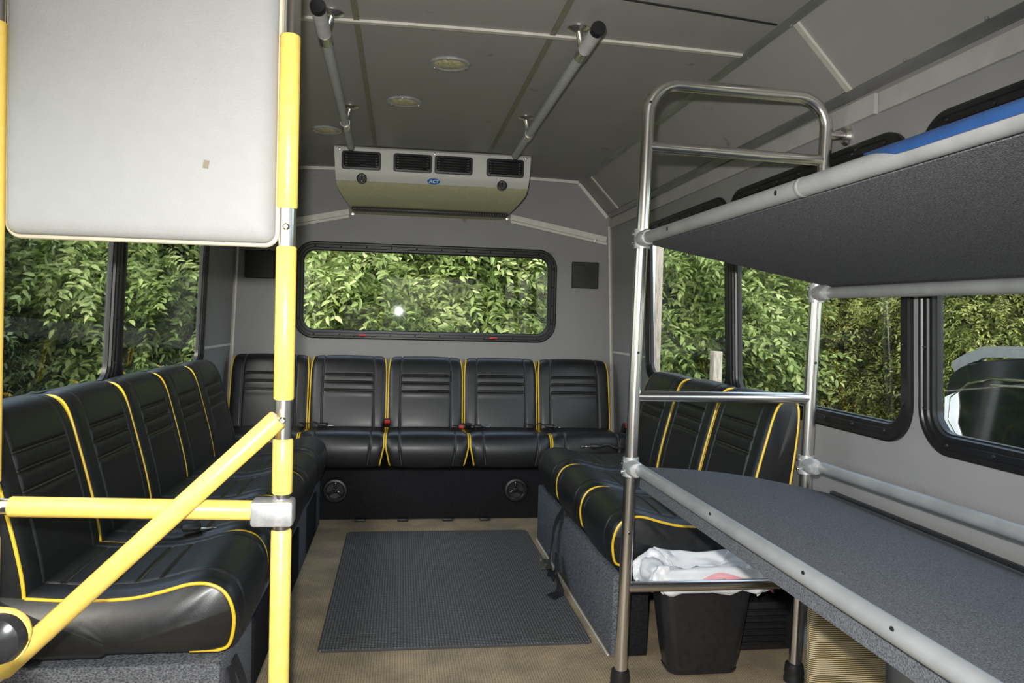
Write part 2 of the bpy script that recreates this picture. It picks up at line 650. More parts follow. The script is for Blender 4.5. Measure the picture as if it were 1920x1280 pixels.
# ------------------------------------------------------------------ the bus shell
Y0, Y1 = -1.7, 4.88
RW = lambda y, z, d=0.0: Vector((1.384 - 0.043 * z - d, y, z))        # right wall, d = distance into the cabin
LW = lambda y, z, d=0.0: Vector((-1.040 + 0.036 * z + d, y, z))
BW = lambda x, z, d=0.0: Vector((x, Y1 - d, z))
FW = lambda x, z, d=0.0: Vector((x, Y0 + d, z))
CX = 0.166


def panel(name, mapf, a0, a1, b0, b1, holes, m, th=0.018):
    """wall slab with rectangular openings"""
    A = sorted({a0, a1, *[h[0] for h in holes], *[h[1] for h in holes]})
    B = sorted({b0, b1, *[h[2] for h in holes], *[h[3] for h in holes]})
    bm = bmesh.new()
    V = {}

    def vert(i, j, k):
        if (i, j, k) not in V:
            V[(i, j, k)] = bm.verts.new(mapf(A[i], B[j], -th * k))
        return V[(i, j, k)]

    def solid(i, j):
        if i < 0 or j < 0 or i >= len(A) - 1 or j >= len(B) - 1:
            return False
        ca, cb = (A[i] + A[i + 1]) / 2, (B[j] + B[j + 1]) / 2
        return not any(h[0] < ca < h[1] and h[2] < cb < h[3] for h in holes)

    for i in range(len(A) - 1):
        for j in range(len(B) - 1):
            if not solid(i, j):
                continue
            for k in (0, 1):
                bm.faces.new([vert(i, j, k), vert(i + 1, j, k), vert(i + 1, j + 1, k), vert(i, j + 1, k)])
            for di, dj, e in ((-1, 0, ((i, j), (i, j + 1))), (1, 0, ((i + 1, j), (i + 1, j + 1))),
                              (0, -1, ((i, j), (i + 1, j))), (0, 1, ((i, j + 1), (i + 1, j + 1)))):
                if not solid(i + di, j + dj):
                    p, q = e
                    bm.faces.new([vert(*p, 0), vert(*q, 0), vert(*q, 1), vert(*p, 1)])
    return struct(obj(name, bm, m, None, smooth=False))


WINDOWS = []
# (mapper, a0, a1, z0, z1, glass)
R_WIN = [(3.055, 4.16), (1.897, 3.047), (0.72, 1.865), (-0.45, 0.66), (-1.6, -0.5)]
L_WIN = [(2.975, 4.20), (1.82, 2.96), (0.68, 1.80), (-0.5, 0.62)]
WZ0, WZ1 = 0.775, 1.625
HI = 0.042


def hole(w, z0=WZ0, z1=WZ1):
    return (w[0] + HI, w[1] - HI, z0 + HI, z1 - HI)


panel('wall_right', RW, Y0, Y1 + 0.05, -0.02, 1.757, [hole(w) for w in R_WIN], MAT['wall'])
panel('wall_left', LW, Y0, Y1 + 0.05, -0.02, 1.757, [hole(w, 0.79, 1.64) for w in L_WIN], MAT['wall'])
RWIN = (-0.642, 0.968, 0.952, 1.538)
panel('wall_rear', BW, -1.10, 1.45, -0.02, 2.06, [(RWIN[0] + HI, RWIN[1] - HI, RWIN[2] + HI, RWIN[3] - HI)], MAT['wall'])
panel('wall_front', FW, -1.10, 1.45, -0.02, 2.06, [(-0.85, 1.18, 0.75, 1.72)], MAT['wall'])
fw = FW
box('floor', (CX, (Y0 + Y1) / 2, -0.03), (2.62, Y1 - Y0 + 0.1, 0.06), MAT['floor'])
struct(bpy.data.objects['floor'])

# ceiling: crowned middle, a sloping cove each side
def ceil_z(x):
    return 1.978 + 0.016 * (1 - ((x - CX) / 0.934) ** 2)


prof = [(-0.977, 1.757)] + [(-0.768 + 1.868 * k / 14, ceil_z(-0.768 + 1.868 * k / 14)) for k in range(15)] + [(1.309, 1.757)]
bm = bmesh.new()
rows = []
for y in (Y0, Y1 + 0.02):
    rows.append(([bm.verts.new((x, y, z)) for x, z in prof], [bm.verts.new((x + (x - CX) * 0.05, y, z + 0.05)) for x, z in prof]))
for k in range(len(prof) - 1):
    for s in (0, 1):
        bm.faces.new((rows[0][s][k], rows[0][s][k + 1], rows[1][s][k + 1], rows[1][s][k]))
for e in (0, len(prof) - 1):
    bm.faces.new((rows[0][0][e], rows[1][0][e], rows[1][1][e], rows[0][1][e]))
for r in rows:
    for k in range(len(prof) - 1):
        bm.faces.new((r[0][k], r[0][k + 1], r[1][k + 1], r[1][k]))
struct(obj('ceiling', bm, MAT['ceil'], None, True, 20))

tn = [0]


def trim(pts, w, th, m, wdir, rivets=None, rm=None):
    tn[0] += 1
    bm = bmesh.new()
    add_ribbon(bm, pts, w, th, wdir)
    if rivets:
        a, b, n, nrm = rivets
        a, b = Vector(a), Vector(b)
        for k in range(n):
            c = a.lerp(b, (k + 0.5) / n)
            bmesh.ops.create_icosphere(bm, subdivisions=1, radius=0.0055, matrix=Matrix.Translation(c))
    return struct(obj('trim_%d' % tn[0], bm, m, None))


CV = Vector((0.209, 0, -0.221)).normalized()       # down the right cove
CN = Vector((-0.221, 0, -0.209)).normalized()      # into the cabin
CVL = Vector((-0.209, 0, -0.221)).normalized()
CNL = Vector((0.221, 0, -0.209)).normalized()


def cove(t, y, d=0.0, side=1):
    if side > 0:
        return Vector((1.10, y, 1.978)).lerp(Vector((1.309, y, 1.757)), t) + CN * d
    return Vector((-0.768, y, 1.978)).lerp(Vector((-0.977, y, 1.757)), t) + CNL * d


for side in (1, -1):
    nn = CN if side > 0 else CNL
    cv = CV if side > 0 else CVL
    trim([cove(0.0, Y0, 0.004, side), cove(0.0, 4.86, 0.004, side)], 0.034, 0.008, MAT['gtrim'], cv, (cove(0.05, Y0, 0.01, side), cove(0.05, 4.6, 0.01, side), 22, nn))
    trim([cove(0.93, Y0, 0.005, side), cove(0.93, 4.86, 0.005, side)], 0.030, 0.010, MAT['gtrim'], cv, (cove(0.86, Y0, 0.012, side), cove(0.86, 4.6, 0.012, side), 22, nn))
    wl = RW if side > 0 else LW
    trim([wl(Y0, 1.715, 0.005), wl(2.03, 1.715, 0.005)], 0.055, 0.010, MAT['ltrim'], (0, 0, 1))
    trim([wl(2.05, 1.718, 0.006), wl(4.87, 1.718, 0.006)], 0.058, 0.012, MAT['ltrim'], (0, 0, 1))
    for y in (2.15, 4.62, 0.2):
        trim([cove(0.06, y, 0.004, side), cove(0.9, y, 0.004, side)], 0.022, 0.008, MAT['ctrim'], (0, 1, 0))
    # vertical piping in the rear corner, waist seam on the wall
    xs = 1.352 if side > 0 else -1.018
    trim([wl(4.862, 0.05, 0.012), wl(4.862, 1.70, 0.012)], 0.020, 0.012, MAT['trim'], (side * -1, -1, 0))
    trim([wl(4.20, 0.905, 0.003), wl(4.86, 0.905, 0.003)], 0.012, 0.006, MAT['trim'], (0, 0, 1))
# ceiling seams
def cline(y, d=0.004):
    return [Vector((x, y, ceil_z(x) - d)) for x in [-0.76 + 1.85 * k / 16 for k in range(17)]]


trim(cline(2.475), 0.020, 0.008, MAT['ctrim'], (0, 1, 0))
trim(cline(4.865, 0.006), 0.024, 0.012, MAT['trim'], (0, 0, 1))
for x in (-0.155, 0.455):
    trim([(x, Y0, ceil_z(x) - 0.002), (x, 4.3, ceil_z(x) - 0.002)], 0.018, 0.004, MAT['seam'], (1, 0, 0))
trim([(0.56, 2.145, ceil_z(.56) - 0.002), (1.08, 2.21, ceil_z(1.08) - 0.002)], 0.006, 0.004, MAT['black'], (0, 1, 0))
trim([BW(1.285, 1.757, 0.004), BW(1.095, 1.965, 0.004)], 0.02, 0.008, MAT['trim'], (1, 0, 1))
# vertical wallpaper joints on the rear wall
for x, z0, z1 in ((-0.86, 0.88, 1.30), (-0.70, 0.88, 1.10), (1.13, 0.88, 1.30)):
    trim([BW(x, z0, 0.001), BW(x, z1, 0.001)], 0.006, 0.002, MAT['wall'], (1, 0, 0))

# windows: black double-step frame with bolts, a pane
wn = [0]


def window(mapf, a0, a1, z0, z1, glass, ro=0.11, latches=None):
    wn[0] += 1
    root = struct_root('window_%d' % wn[0])
    fw_ = 0.055
    prof = [(0.0, -0.002), (0.0, 0.010), (0.006, 0.014), (0.016, 0.014), (0.019, 0.010), (0.034, 0.010), (0.037, 0.005), (0.048, 0.005), (0.051, -0.002),
            (fw_, -0.004), (fw_, -0.02), (0.03, -0.024)]
    bm = bmesh.new()
    loops = []
    for ins, d in prof:
        loops.append([mapf(a, b, d) for a, b in rrect(a0 + ins, a1 - ins, z0 + ins, z1 - ins, max(ro - ins, 0.02), 9)])
    add_loops(bm, loops)
    obj('window_frame', bm, MAT['frame'], root, True, 30)
    bm = bmesh.new()
    L = [mapf(a, b, -0.014) for a, b in rrect(a0 + fw_ - 0.004, a1 - fw_ + 0.004, z0 + fw_ - 0.004, z1 - fw_ + 0.004, max(ro - fw_, 0.02), 9)]
    bm.faces.new([bm.verts.new(p) for p in L])
    obj('window_pane', bm, glass, root, False)
    bm = bmesh.new()
    na = max(2, round((a1 - a0) / 0.16))
    nz = max(2, round((z1 - z0) / 0.16))
    for k in range(na):
        a = a0 + ro + (a1 - a0 - 2 * ro) * k / (na - 1)
        for z in (z0 + 0.027, z1 - 0.027):
            bmesh.ops.create_icosphere(bm, subdivisions=1, radius=0.006, matrix=Matrix.Translation(mapf(a, z, 0.011)))
    for k in range(nz):
        z = z0 + ro + (z1 - z0 - 2 * ro) * k / (nz - 1)
        for a in (a0 + 0.027, a1 - 0.027):
            bmesh.ops.create_icosphere(bm, subdivisions=1, radius=0.006, matrix=Matrix.Translation(mapf(a, z, 0.011)))
    obj('frame_screws', bm, MAT['black_gloss'], root)
    if latches:
        for a in latches:
            bm = bmesh.new()
            add_box(bm, mapf(a, z0 + 0.02, 0.024), (0.075, 0.024, 0.018), 0.005)
            obj('latch_base', bm, MAT['black'], root)
            bm = bmesh.new()
            add_box(bm, mapf(a + 0.02, z0 + 0.024, 0.036), (0.05, 0.012, 0.012), 0.003)
            obj('latch_lever', bm, MAT['red'], root)
    return root


window(BW, RWIN[0], RWIN[1], RWIN[2], RWIN[3], MAT['glass_rear'], 0.12, latches=(-0.25, 0.55))
for w in L_WIN:
    window(LW, w[0], w[1], 0.79, 1.64, MAT['glass_side'])
for w in R_WIN:
    window(RW, w[0], w[1], WZ0, WZ1, MAT['glass_side'], latches=None)
window(FW, -0.87, 1.20, 0.73, 1.74, MAT['glass_front'], 0.1)

# ------------------------------------------------------------------ bench seats
def resample(ctrl, n):
    P = smooth_path([(0, y, z) for y, z in ctrl], 10)
    L = [0.0]
    for a, b in zip(P, P[1:]):
        L.append(L[-1] + (b - a).length)
    out = []
    j = 0
    for k in range(n):
        s = L[-1] * k / (n - 1)
        while j < len(L) - 2 and L[j + 1] < s:
            j += 1
        t = (s - L[j]) / max(L[j + 1] - L[j], 1e-9)
        out.append(P[j].lerp(P[j + 1], t))
    return out


XS = [0.0, 0.03, 0.06, 0.09, 0.115, 0.132, 0.140, 0.1445, 0.1475, 0.1495, 0.1515, 0.1545, 0.159, 0.166, 0.176, 0.188, 0.199, 0.207, 0.213, 0.2175, 0.2205]
XS = [-x for x in XS[:0:-1]] + XS
HW = 0.2205


def cushion_mesh(ctrl, n, pleats, taper, pleat_axis, puff=(0.003, 0.003)):
    """padded block: profile swept over the width, stitched seams, pleats across the middle"""
    pr = resample(ctrl, n)
    T = [(pr[min(i + 1, n - 1)] - pr[max(i - 1, 0)]).normalized() for i in range(n)]
    Nn = [Vector((0, -t.z, t.y)) for t in T]
    mid = sum(pr, Vector()) / n
    if sum((p - mid).dot(v) for p, v in zip(pr, Nn)) < 0:
        Nn = [-v for v in Nn]       # outward
    bm = bmesh.new()
    grid = []
    for i, (p, nn) in enumerate(zip(pr, Nn)):
        w = taper(p)
        row = []
        for x in XS:
            d = 0.0
            ax = abs(x)
            d += 0.006 * math.cos(min(ax / 0.22, 1) * PI / 2)
            d -= 0.0075 * math.exp(-((ax - 0.1495) / 0.0035) ** 2)
            if ax > 0.185:
                d -= 0.012 * ((ax - 0.185) / (HW - 0.185)) ** 2.5
            if ax < 0.1475 and pleats:
                v = getattr(p, pleat_axis)
                fade = min(1.0, (0.1475 - ax) / 0.012)
                for q in pleats:
                    if pleat_axis == 'y' and nn.z < 0.5:
                        continue
                    if pleat_axis == 'z' and nn.y > -0.3:
                        continue
                    d -= 0.0070 * fade * math.exp(-((v - q) / 0.0042) ** 2)
                    if pleat_axis == 'z':
                        d += 0.0022 * fade * math.exp(-((v - q + 0.018) / 0.014) ** 2)
            row.append(bm.verts.new(p + nn * d + Vector((x * w, 0, 0))))
        grid.append(row)
    mi = 0
    for i in range(n - 1):
        for k in range(len(XS) - 1):
            f = bm.faces.new((grid[i][k], grid[i][k + 1], grid[i + 1][k + 1], grid[i + 1][k]))
            ax = abs((XS[k] + XS[k + 1]) / 2)
            if 0.1475 < ax < 0.1515:
                f.material_index = 1
            elif ax < 0.1475 and pleats:
                a_, b_ = getattr(pr[i], pleat_axis), getattr(pr[i + 1], pleat_axis)
                if (pleat_axis == 'y' and Nn[i].z > 0.5) or (pleat_axis == 'z' and Nn[i].y < -0.3):
                    if any(min(a_, b_) - 0.0004 <= q <= max(a_, b_) + 0.0004 for q in pleats):
                        f.material_index = 2
    # puckered end faces
    for k, s in ((0, -1), (len(XS) - 1, 1)):
        c = [grid[i][k] for i in range(n)]
        cen = sum((v.co for v in c), Vector()) / n
        b_ = puff[0 if s < 0 else 1]
        if b_ > 0.01:
            cen = cen + Vector((0, 0.02, -0.035))
        rings = [c]
        for f_ in (0.03, 0.07, 0.12, 0.19, 0.28, 0.38, 0.5, 0.63, 0.78, 0.92):
            ring = []
            for v in c:
                q = v.co.lerp(cen, f_)
                h_ = b_ * (1 - (1 - f_) ** 2.2)
                if b_ > 0.01:
                    wv = math.sin(f_ * PI) ** 0.7 * (math.exp(-((q.y - 0.13 + 0.9 * (q.z - 0.36)) / 0.012) ** 2) + 0.7 * math.exp(-((q.y - 0.21 + 0.9 * (q.z - 0.36)) / 0.014) ** 2) + 0.5 * math.exp(-((q.y - 0.31 + 0.8 * (q.z - 0.36)) / 0.014) ** 2))
                    h_ -= 0.003 * wv
                ring.append(bm.verts.new(q + Vector((s * h_, 0, 0))))
            rings.append(ring)
        for A_, B_ in zip(rings, rings[1:]):
            for i in range(n - 1):
                bm.faces.new((A_[i], A_[i + 1], B_[i + 1], B_[i]))
            bm.faces.new((A_[-1], A_[0], B_[0], B_[-1]))
        bm.faces.new(rings[-1])
    # underside / back closing strip
    a, b = grid[0], grid[-1]
    for k in range(len(XS) - 1):
        bm.faces.new((a[k], a[k + 1], b[k + 1], b[k]))
    return bm, pr, Nn


SEAT_C = [(0.53, 0.452), (0.44, 0.443), (0.34, 0.437), (0.24, 0.440), (0.17, 0.453), (0.115, 0.467), (0.07, 0.468), (0.032, 0.452), (0.009, 0.420),
          (0.0, 0.380), (0.004, 0.335), (0.016, 0.300), (0.040, 0.286), (0.10, 0.284), (0.53, 0.284)]
BACK_C = [(0.452, 0.40), (0.455, 0.46), (0.470, 0.54), (0.492, 0.63), (0.516, 0.72), (0.535, 0.785), (0.556, 0.827), (0.585, 0.848), (0.618, 0.850), (0.638, 0.837),
          (0.645, 0.80), (0.638, 0.70), (0.62, 0.56), (0.595, 0.40)]
taper_c = lambda p: 1.0 - 0.10 * max(0.0, min(1.0, (0.40 - p.z) / 0.11)) * (1 if p.y < 0.3 else 0)
taper_b = lambda p: 1.0 - 0.05 * max(0.0, (p.z - 0.74) / 0.11) ** 2


END_CUSHION = {}


def make_seat():
    root = thing('bench_seat_unit', 'seat', 'seat', (0, 0, 0), 'black leather bench seats')
    bm, pr, nn = cushion_mesh(SEAT_C, 430, (0.19, 0.245, 0.30, 0.355, 0.41), taper_c, 'y')
    obj('seat_cushion', bm, [MAT['leather'], MAT['thread'], MAT['othread']], root, True, 60)
    for key, pf in (('low', (0.048, 0.003)), ('high', (0.003, 0.022))):
        bm2, _, _ = cushion_mesh(SEAT_C, 430, (0.19, 0.245, 0.30, 0.355, 0.41), taper_c, 'y', pf)
        tmp = obj('seat_cushion_end', bm2, [MAT['leather'], MAT['thread'], MAT['othread']], None, True, 60)
        END_CUSHION[key] = tmp.data
        bpy.data.objects.remove(tmp)
    bm, pb, nb = cushion_mesh(BACK_C, 330, (0.655, 0.703, 0.748), taper_b, 'z')
    # BACK_C runs bottom front -> top -> rear
    obj('backrest', bm, [MAT['leather'], MAT['thread'], MAT['othread']], root, True, 60)
    for s in (-1, 1):
        pts = [p + n * (-0.010 - 0.003 * max(0, min(1, (p.y - 0.10) / 0.12))) + Vector((s * (0.2205 * taper_c(p)), 0, 0)) for p, n in list(zip(pr, nn))[14:280:4] if p.y < 0.468]
        o = tube('piping', pts, 0.0042, MAT['piping'], root, 8)
        o['label'] = 'yellow piping along the cushion edge'
        pts = [p + n * -0.010 + Vector((s * (0.2195 * taper_b(p)), 0, 0)) for p, n in list(zip(pb, nb))[11:318:4]]
        o = tube('piping', pts, 0.0042, MAT['piping'], root, 8)
        o['label'] = 'yellow piping along the backrest edge'
    return root


seat0 = make_seat()
first = [True]


def place_seat(loc, rz, label, group, end=None):
    o = seat0 if first[0] else copy_tree(seat0)
    first[0] = False
    o.location = loc
    o.rotation_euler = (0, 0, rz)
    o['label'] = label
    o['group'] = group
    if end:
        for ch in o.children:
            if ch.name.startswith('seat_cushion'):
                ch.data = END_CUSHION[end]
    return o


REAR_X = [-0.749, -0.297, 0.155, 0.607, 1.059]
for x, lb in zip(REAR_X, ('black seat of the rear row in the corner behind the yellow pole',
                          'black seat of the rear row, second from the yellow pole side',
                          'middle black seat of the rear row of five',
                          'black seat of the rear row, second from the ladder side',
                          'black seat of the rear row in the corner nearest the ladder')):
    place_seat((x, 4.19, 0), 0, lb, 'rear row seats')
for k, lb in enumerate(('nearest black seat of the long side bench behind the yellow rails',
                        'second black seat of the long side bench, counted from the yellow rails',
                        'third and middle black seat of the five on the long side bench',
                        'fourth black seat of the long side bench, counted from the yellow rails',
                        'farthest black seat of the long side bench, next to the rear row')):
    place_seat((-0.36, 2.095 + 0.45 * k, 0), PI / 2, lb, 'long side bench seats', 'low' if k == 0 else None)
for k, lb in enumerate(('nearest black seat of the short side bench above the waste bin',
                        'middle black seat of the three on the short side bench',
                        'farthest black seat of the short side bench, by the rear row')):
    place_seat((0.684, 2.662 + 0.46 * k, 0), -PI / 2, lb, 'short side bench seats', 'high' if k == 0 else None)

# bench bases
t = thing('bench_pedestal', 'grey carpeted base box under the long side bench', 'bench base', (-0.7, 3.0, 0), 'carpeted bench bases')
bm = bmesh.new()
add_box(bm, (-0.695, 3.005, 0.137), (0.60, 2.25, 0.268), 0.012)
obj('box', bm, MAT['carpet_side'], t)
for y in (2.42, 3.05, 3.7):
    box('access_panel', (-0.392, y, 0.135), (0.012, 0.34, 0.20), MAT['carpet_dark'], t, 0.005)
bm = bmesh.new()
add_tube(bm, [(-0.955, 1.876, 0.0), (-0.955, 1.872, 0.14), (-0.965, 1.872, 0.268)], 0.005, 8)
obj('edge_piping', bm, MAT['piping'], t)
box('edge_cap', (-0.412, 1.874, 0.14), (0.03, 0.012, 0.266), MAT['carpet_side'], t, 0.004)

t = thing('bench_pedestal', 'black carpeted base box under the rear row of seats', 'bench base', (CX, 4.55, 0), 'carpeted bench bases')
bm = bmesh.new()
add_box(bm, (0.165, 4.545, 0.136), (2.28, 0.61, 0.266), 0.008)
obj('box', bm, MAT['carpet_dark'], t)
for x in (-0.191, 0.032, 0.272, 0.472):
    box('foot_tab', (x, 4.215, 0.008), (0.056, 0.05, 0.014), MAT['black'], t, 0.003)

t = thing('bench_pedestal', 'grey carpeted base under the short side bench beside the floor mat', 'bench base', (1.0, 3.2, 0), 'carpeted bench bases')
bm = bmesh.new()
add_box(bm, (0.712, 3.14, 0.137), (0.03, 1.40, 0.268), 0.006)
obj('front_panel', bm, MAT['carpet_side'], t)
bm = bmesh.new()
add_box(bm, (0.773, 2.455, 0.137), (0.092, 0.03, 0.268), 0.006)
obj('end_panel', bm, MAT['carpet_dark'], t)
bm = bmesh.new()
add_box(bm, (1.035, 3.14, 0.262), (0.61, 1.40, 0.020), 0.003)
obj('top_board', bm, MAT['carpet_dark'], t)
box('back_panel', (1.08, 3.0, 0.13), (0.52, 0.03, 0.255), MAT['carpet_dark'], t)
bm = bmesh.new()
add_tube(bm, [(0.692, 2.46, 0.003), (0.692, 3.82, 0.003)], 0.004, 8)
obj('edge_trim', bm, MAT['ctrim'], t)

t = thing('heater_box', 'low black box in the dark recess beside the waste bin', 'heater', (1.2, 2.62, 0))
box('casing', (1.21, 2.60, 0.085), (0.24, 0.30, 0.166), MAT['black'], t, 0.012)
bm = bmesh.new()
for k in range(6):
    add_box(bm, (1.21, 2.447, 0.03 + k * 0.022), (0.18, 0.012, 0.008), 0.002)
obj('grille', bm, MAT['frame'], t)

# round black discs on the rear base
t0 = None
for x, lb in ((-0.325, 'round black three-spoked disc on the rear base, on the yellow pole side'),
              (0.640, 'round black three-spoked disc on the rear base, on the ladder side')):
    c = Vector((x, 4.205, 0.165))
    if t0 is None:
        t0 = t = thing('vent_disc', lb, 'vent', tuple(c), 'round discs on the rear base')
        bm = bmesh.new()
        add_lathe(bm, [(0.066, 0.034), (0.066, 0.006), (0.060, -0.004), (0.050, -0.006), (0.044, 0.0), (0.044, 0.024), (0.0, 0.026)], c, 'Y', 36)
        obj('ring', bm, MAT['black'], t)
        for k in range(3):
            a = math.radians(90 + 120 * k)
            R_ = Matrix.Rotation(-a, 3, 'Y')
            bm = bmesh.new()
            add_box(bm, c + R_ @ Vector((0.022, 0.006, 0)), (0.046, 0.014, 0.016), 0.003, R_)
            obj('spoke', bm, MAT['black_gloss'], t)
        lathe('hub', [(0.014, 0.02), (0.014, 0.0), (0.008, -0.006), (0.0, -0.007)], c, 'Y', MAT['black_gloss'], t, 20)
    else:
        o = copy_tree(t0)
        o.location = c
        o['label'] = lb

# floor mat
bm = bmesh.new()
loops = []
for ins, z in ((0.0, 0.001), (0.0, 0.005), (0.004, 0.009)):
    loops.append([Vector((a, b, z)) for a, b in rrect(-0.243 + ins, 0.664 - ins, 2.552 + ins, 3.98 - ins, 0.02, 4)])
R_ = add_loops(bm, loops, True)
o = obj('floor_mat', bm, MAT['mat'])
tag(o, 'dark grey ribbed floor mat lying in the aisle between the benches', 'mat')

# ------------------------------------------------------------------ seat belts
def buckle(loc, rz, label, red=True, tilt=0.5):
    t = thing('seat_belt_buckle', label, 'seat belt', loc, 'seat belt buckles')
    R_ = Matrix.Rotation(rz, 3, 'Z') @ Matrix.Rotation(tilt, 3, 'X')
    L = Vector(loc)
    bm = bmesh.new()
    add_box(bm, L + R_ @ Vector((0, 0, 0.028)), (0.044, 0.026, 0.066), 0.007, R_)
    obj('buckle_body', bm, MAT['black'], t)
    if red:
        bm = bmesh.new()
        add_box(bm, L + R_ @ Vector((0, -0.009, 0.052)), (0.030, 0.020, 0.024), 0.004, R_)
        obj('release_button', bm, MAT['red'], t)
    bm = bmesh.new()
    add_ribbon(bm, smooth_path([L + R_ @ Vector((0, 0, 0.0)), L + R_ @ Vector((0, 0.012, -0.03)), L + R_ @ Vector((0, 0.04, -0.045))], 4), 0.034, 0.004, R_ @ Vector((1, 0, 0)))
    obj('webbing', bm, MAT['web'], t)
    return t


def tongue(loc, ang, label, length=0.10):
    """metal latch plate with a black grip and a bit of webbing, lying on the cushion"""
    t = thing('seat_belt_tongue', label, 'seat belt', loc, 'seat belt tongues')
    R_ = Matrix.Rotation(ang, 3, 'Z')
    L = Vector(loc)
    bm = bmesh.new()
    add_box(bm, L + R_ @ Vector((0.075, 0, 0.006)), (0.05, 0.022, 0.003), 0.001, R_)
    obj('latch_plate', bm, MAT['chrome'], t)
    bm = bmesh.new()
    add_box(bm, L + R_ @ Vector((0.032, 0, 0.010)), (0.05, 0.05, 0.016), 0.005, R_)
    obj('grip', bm, MAT['black'], t)
    bm = bmesh.new()
    add_ribbon(bm, smooth_path([L + R_ @ Vector(v) for v in ((0.015, 0, 0.008), (-0.03, 0, 0.022), (-0.07, 0.01, 0.010), (-0.10, 0.04, 0.012))], 5), 0.045, 0.003, R_ @ Vector((0, 1, 0)))
    obj('webbing', bm, MAT['web'], t)
    return t


buckle((-0.075, 4.59, 0.462), 0.2, 'red seat belt buckle between the second and third rear seats', True, 0.9)
buckle((0.385, 4.54, 0.458), -0.5, 'red seat belt buckle between the third and fourth rear seats', True, 1.2)
buckle((1.302, 4.42, 0.450), 0.4, 'red seat belt buckle in the rear corner beside the ladder', True, 0.3)
tongue((-0.46, 4.58, 0.457), -0.2, 'black belt tongue between the first two rear seats')
tongue((0.43, 4.56, 0.454), 0.1, 'belt tongue with bright plate beside the third rear seat buckle')
tongue((0.86, 4.58, 0.457), -0.3, 'black belt tongue between the fourth and fifth rear seats')
tongue((-0.62, 2.36, 0.452), 0.2, 'belt tongue lying on the nearest seats of the long side bench')
tongue((1.02, 3.86, 0.452), 2.9, 'belt tongue at the far end of the short side bench')

t = thing('hanging_strap', 'black webbing strap with a metal buckle hanging from the short bench', 'strap', (0.675, 3.2, 0.3))
bm = bmesh.new()
add_ribbon(bm, smooth_path([(0.690, 3.20, 0.30), (0.672, 3.27, 0.22), (0.666, 3.30, 0.12), (0.655, 3.28, 0.04), (0.650, 3.22, 0.014), (0.655, 3.16, 0.05), (0.664, 3.20, 0.10),
                            (0.655, 3.14, 0.06), (0.640, 3.02, 0.016), (0.60, 2.96, 0.014)], 6), 0.048, 0.004, (0.1, 1, 0.15))
obj('webbing', bm, MAT['web'], t)
bm = bmesh.new()
add_box(bm, (0.645, 3.32, 0.032), (0.05, 0.06, 0.008), 0.003, Matrix.Rotation(0.5, 3, 'X'))
obj('metal_buckle', bm, MAT['chrome'], t)
for y, lb in ((1.95, 'black strap loop hanging on the long bench base, nearest the yellow pole'), (2.62, 'black strap loop hanging farther along the long bench base')):
    t = thing('strap_loop', lb, 'strap', (-0.37, y, 0.25), 'straps on the long bench base')
    bm = bmesh.new()
    add_ribbon(bm, smooth_path([(-0.388, y - .02, 0.24), (-0.368, y - 0.03, 0.16), (-0.362, y, 0.07), (-0.365, y + 0.04, 0.16), (-0.388, y + 0.03, 0.24)], 6), 0.03, 0.004, (0.2, 1, 0))
    obj('webbing', bm, MAT['web'], t)
    box('clip', (-0.366, y, 0.085), (0.012, 0.04, 0.03), MAT['black'], t, 0.003)

# ------------------------------------------------------------------ overhead unit and fittings on the rear wall
t = thing('air_conditioner', 'wide grey ceiling air conditioner with black vents above the rear window', 'air conditioner', (0.157, 4.6, 1.75))
PF = [(4.885, 1.985), (4.245, 1.985), (4.235, 1.975), (4.235, 1.86), (4.242, 1.835), (4.262, 1.808)]
PL = [(4.262, 1.808), (4.31, 1.782), (4.40, 1.750), (4.50, 1.729), (4.60, 1.716), (4.885, 1.712)]


def ac_half(z):
    return 0.524 - 0.014 * max(0.0, min(1.0, (1.95 - z) / 0.2)) - 0.052 * max(0.0, min(1.0, (1.785 - z) / 0.073)) ** 1.4


def sweep_ac(profile, name, m, ends=False):
    bm = bmesh.new()
    pr = [p for p in smooth_path([(0, a, b) for a, b in profile], 5)] if name == 'lower_shell' else [Vector((0, a, b)) for a, b in profile]
    n = 17
    G = []
    for p in pr:
        h = ac_half(p.z)
        G.append([bm.verts.new((0.157 + h * (-1 + 2 * k / (n - 1)), p.y, p.z)) for k in range(n)])
    for a, b in zip(G, G[1:]):
        for k in range(n - 1):
            bm.faces.new((a[k], a[k + 1], b[k + 1], b[k]))
    return obj(name, bm, m, t, True, 40)


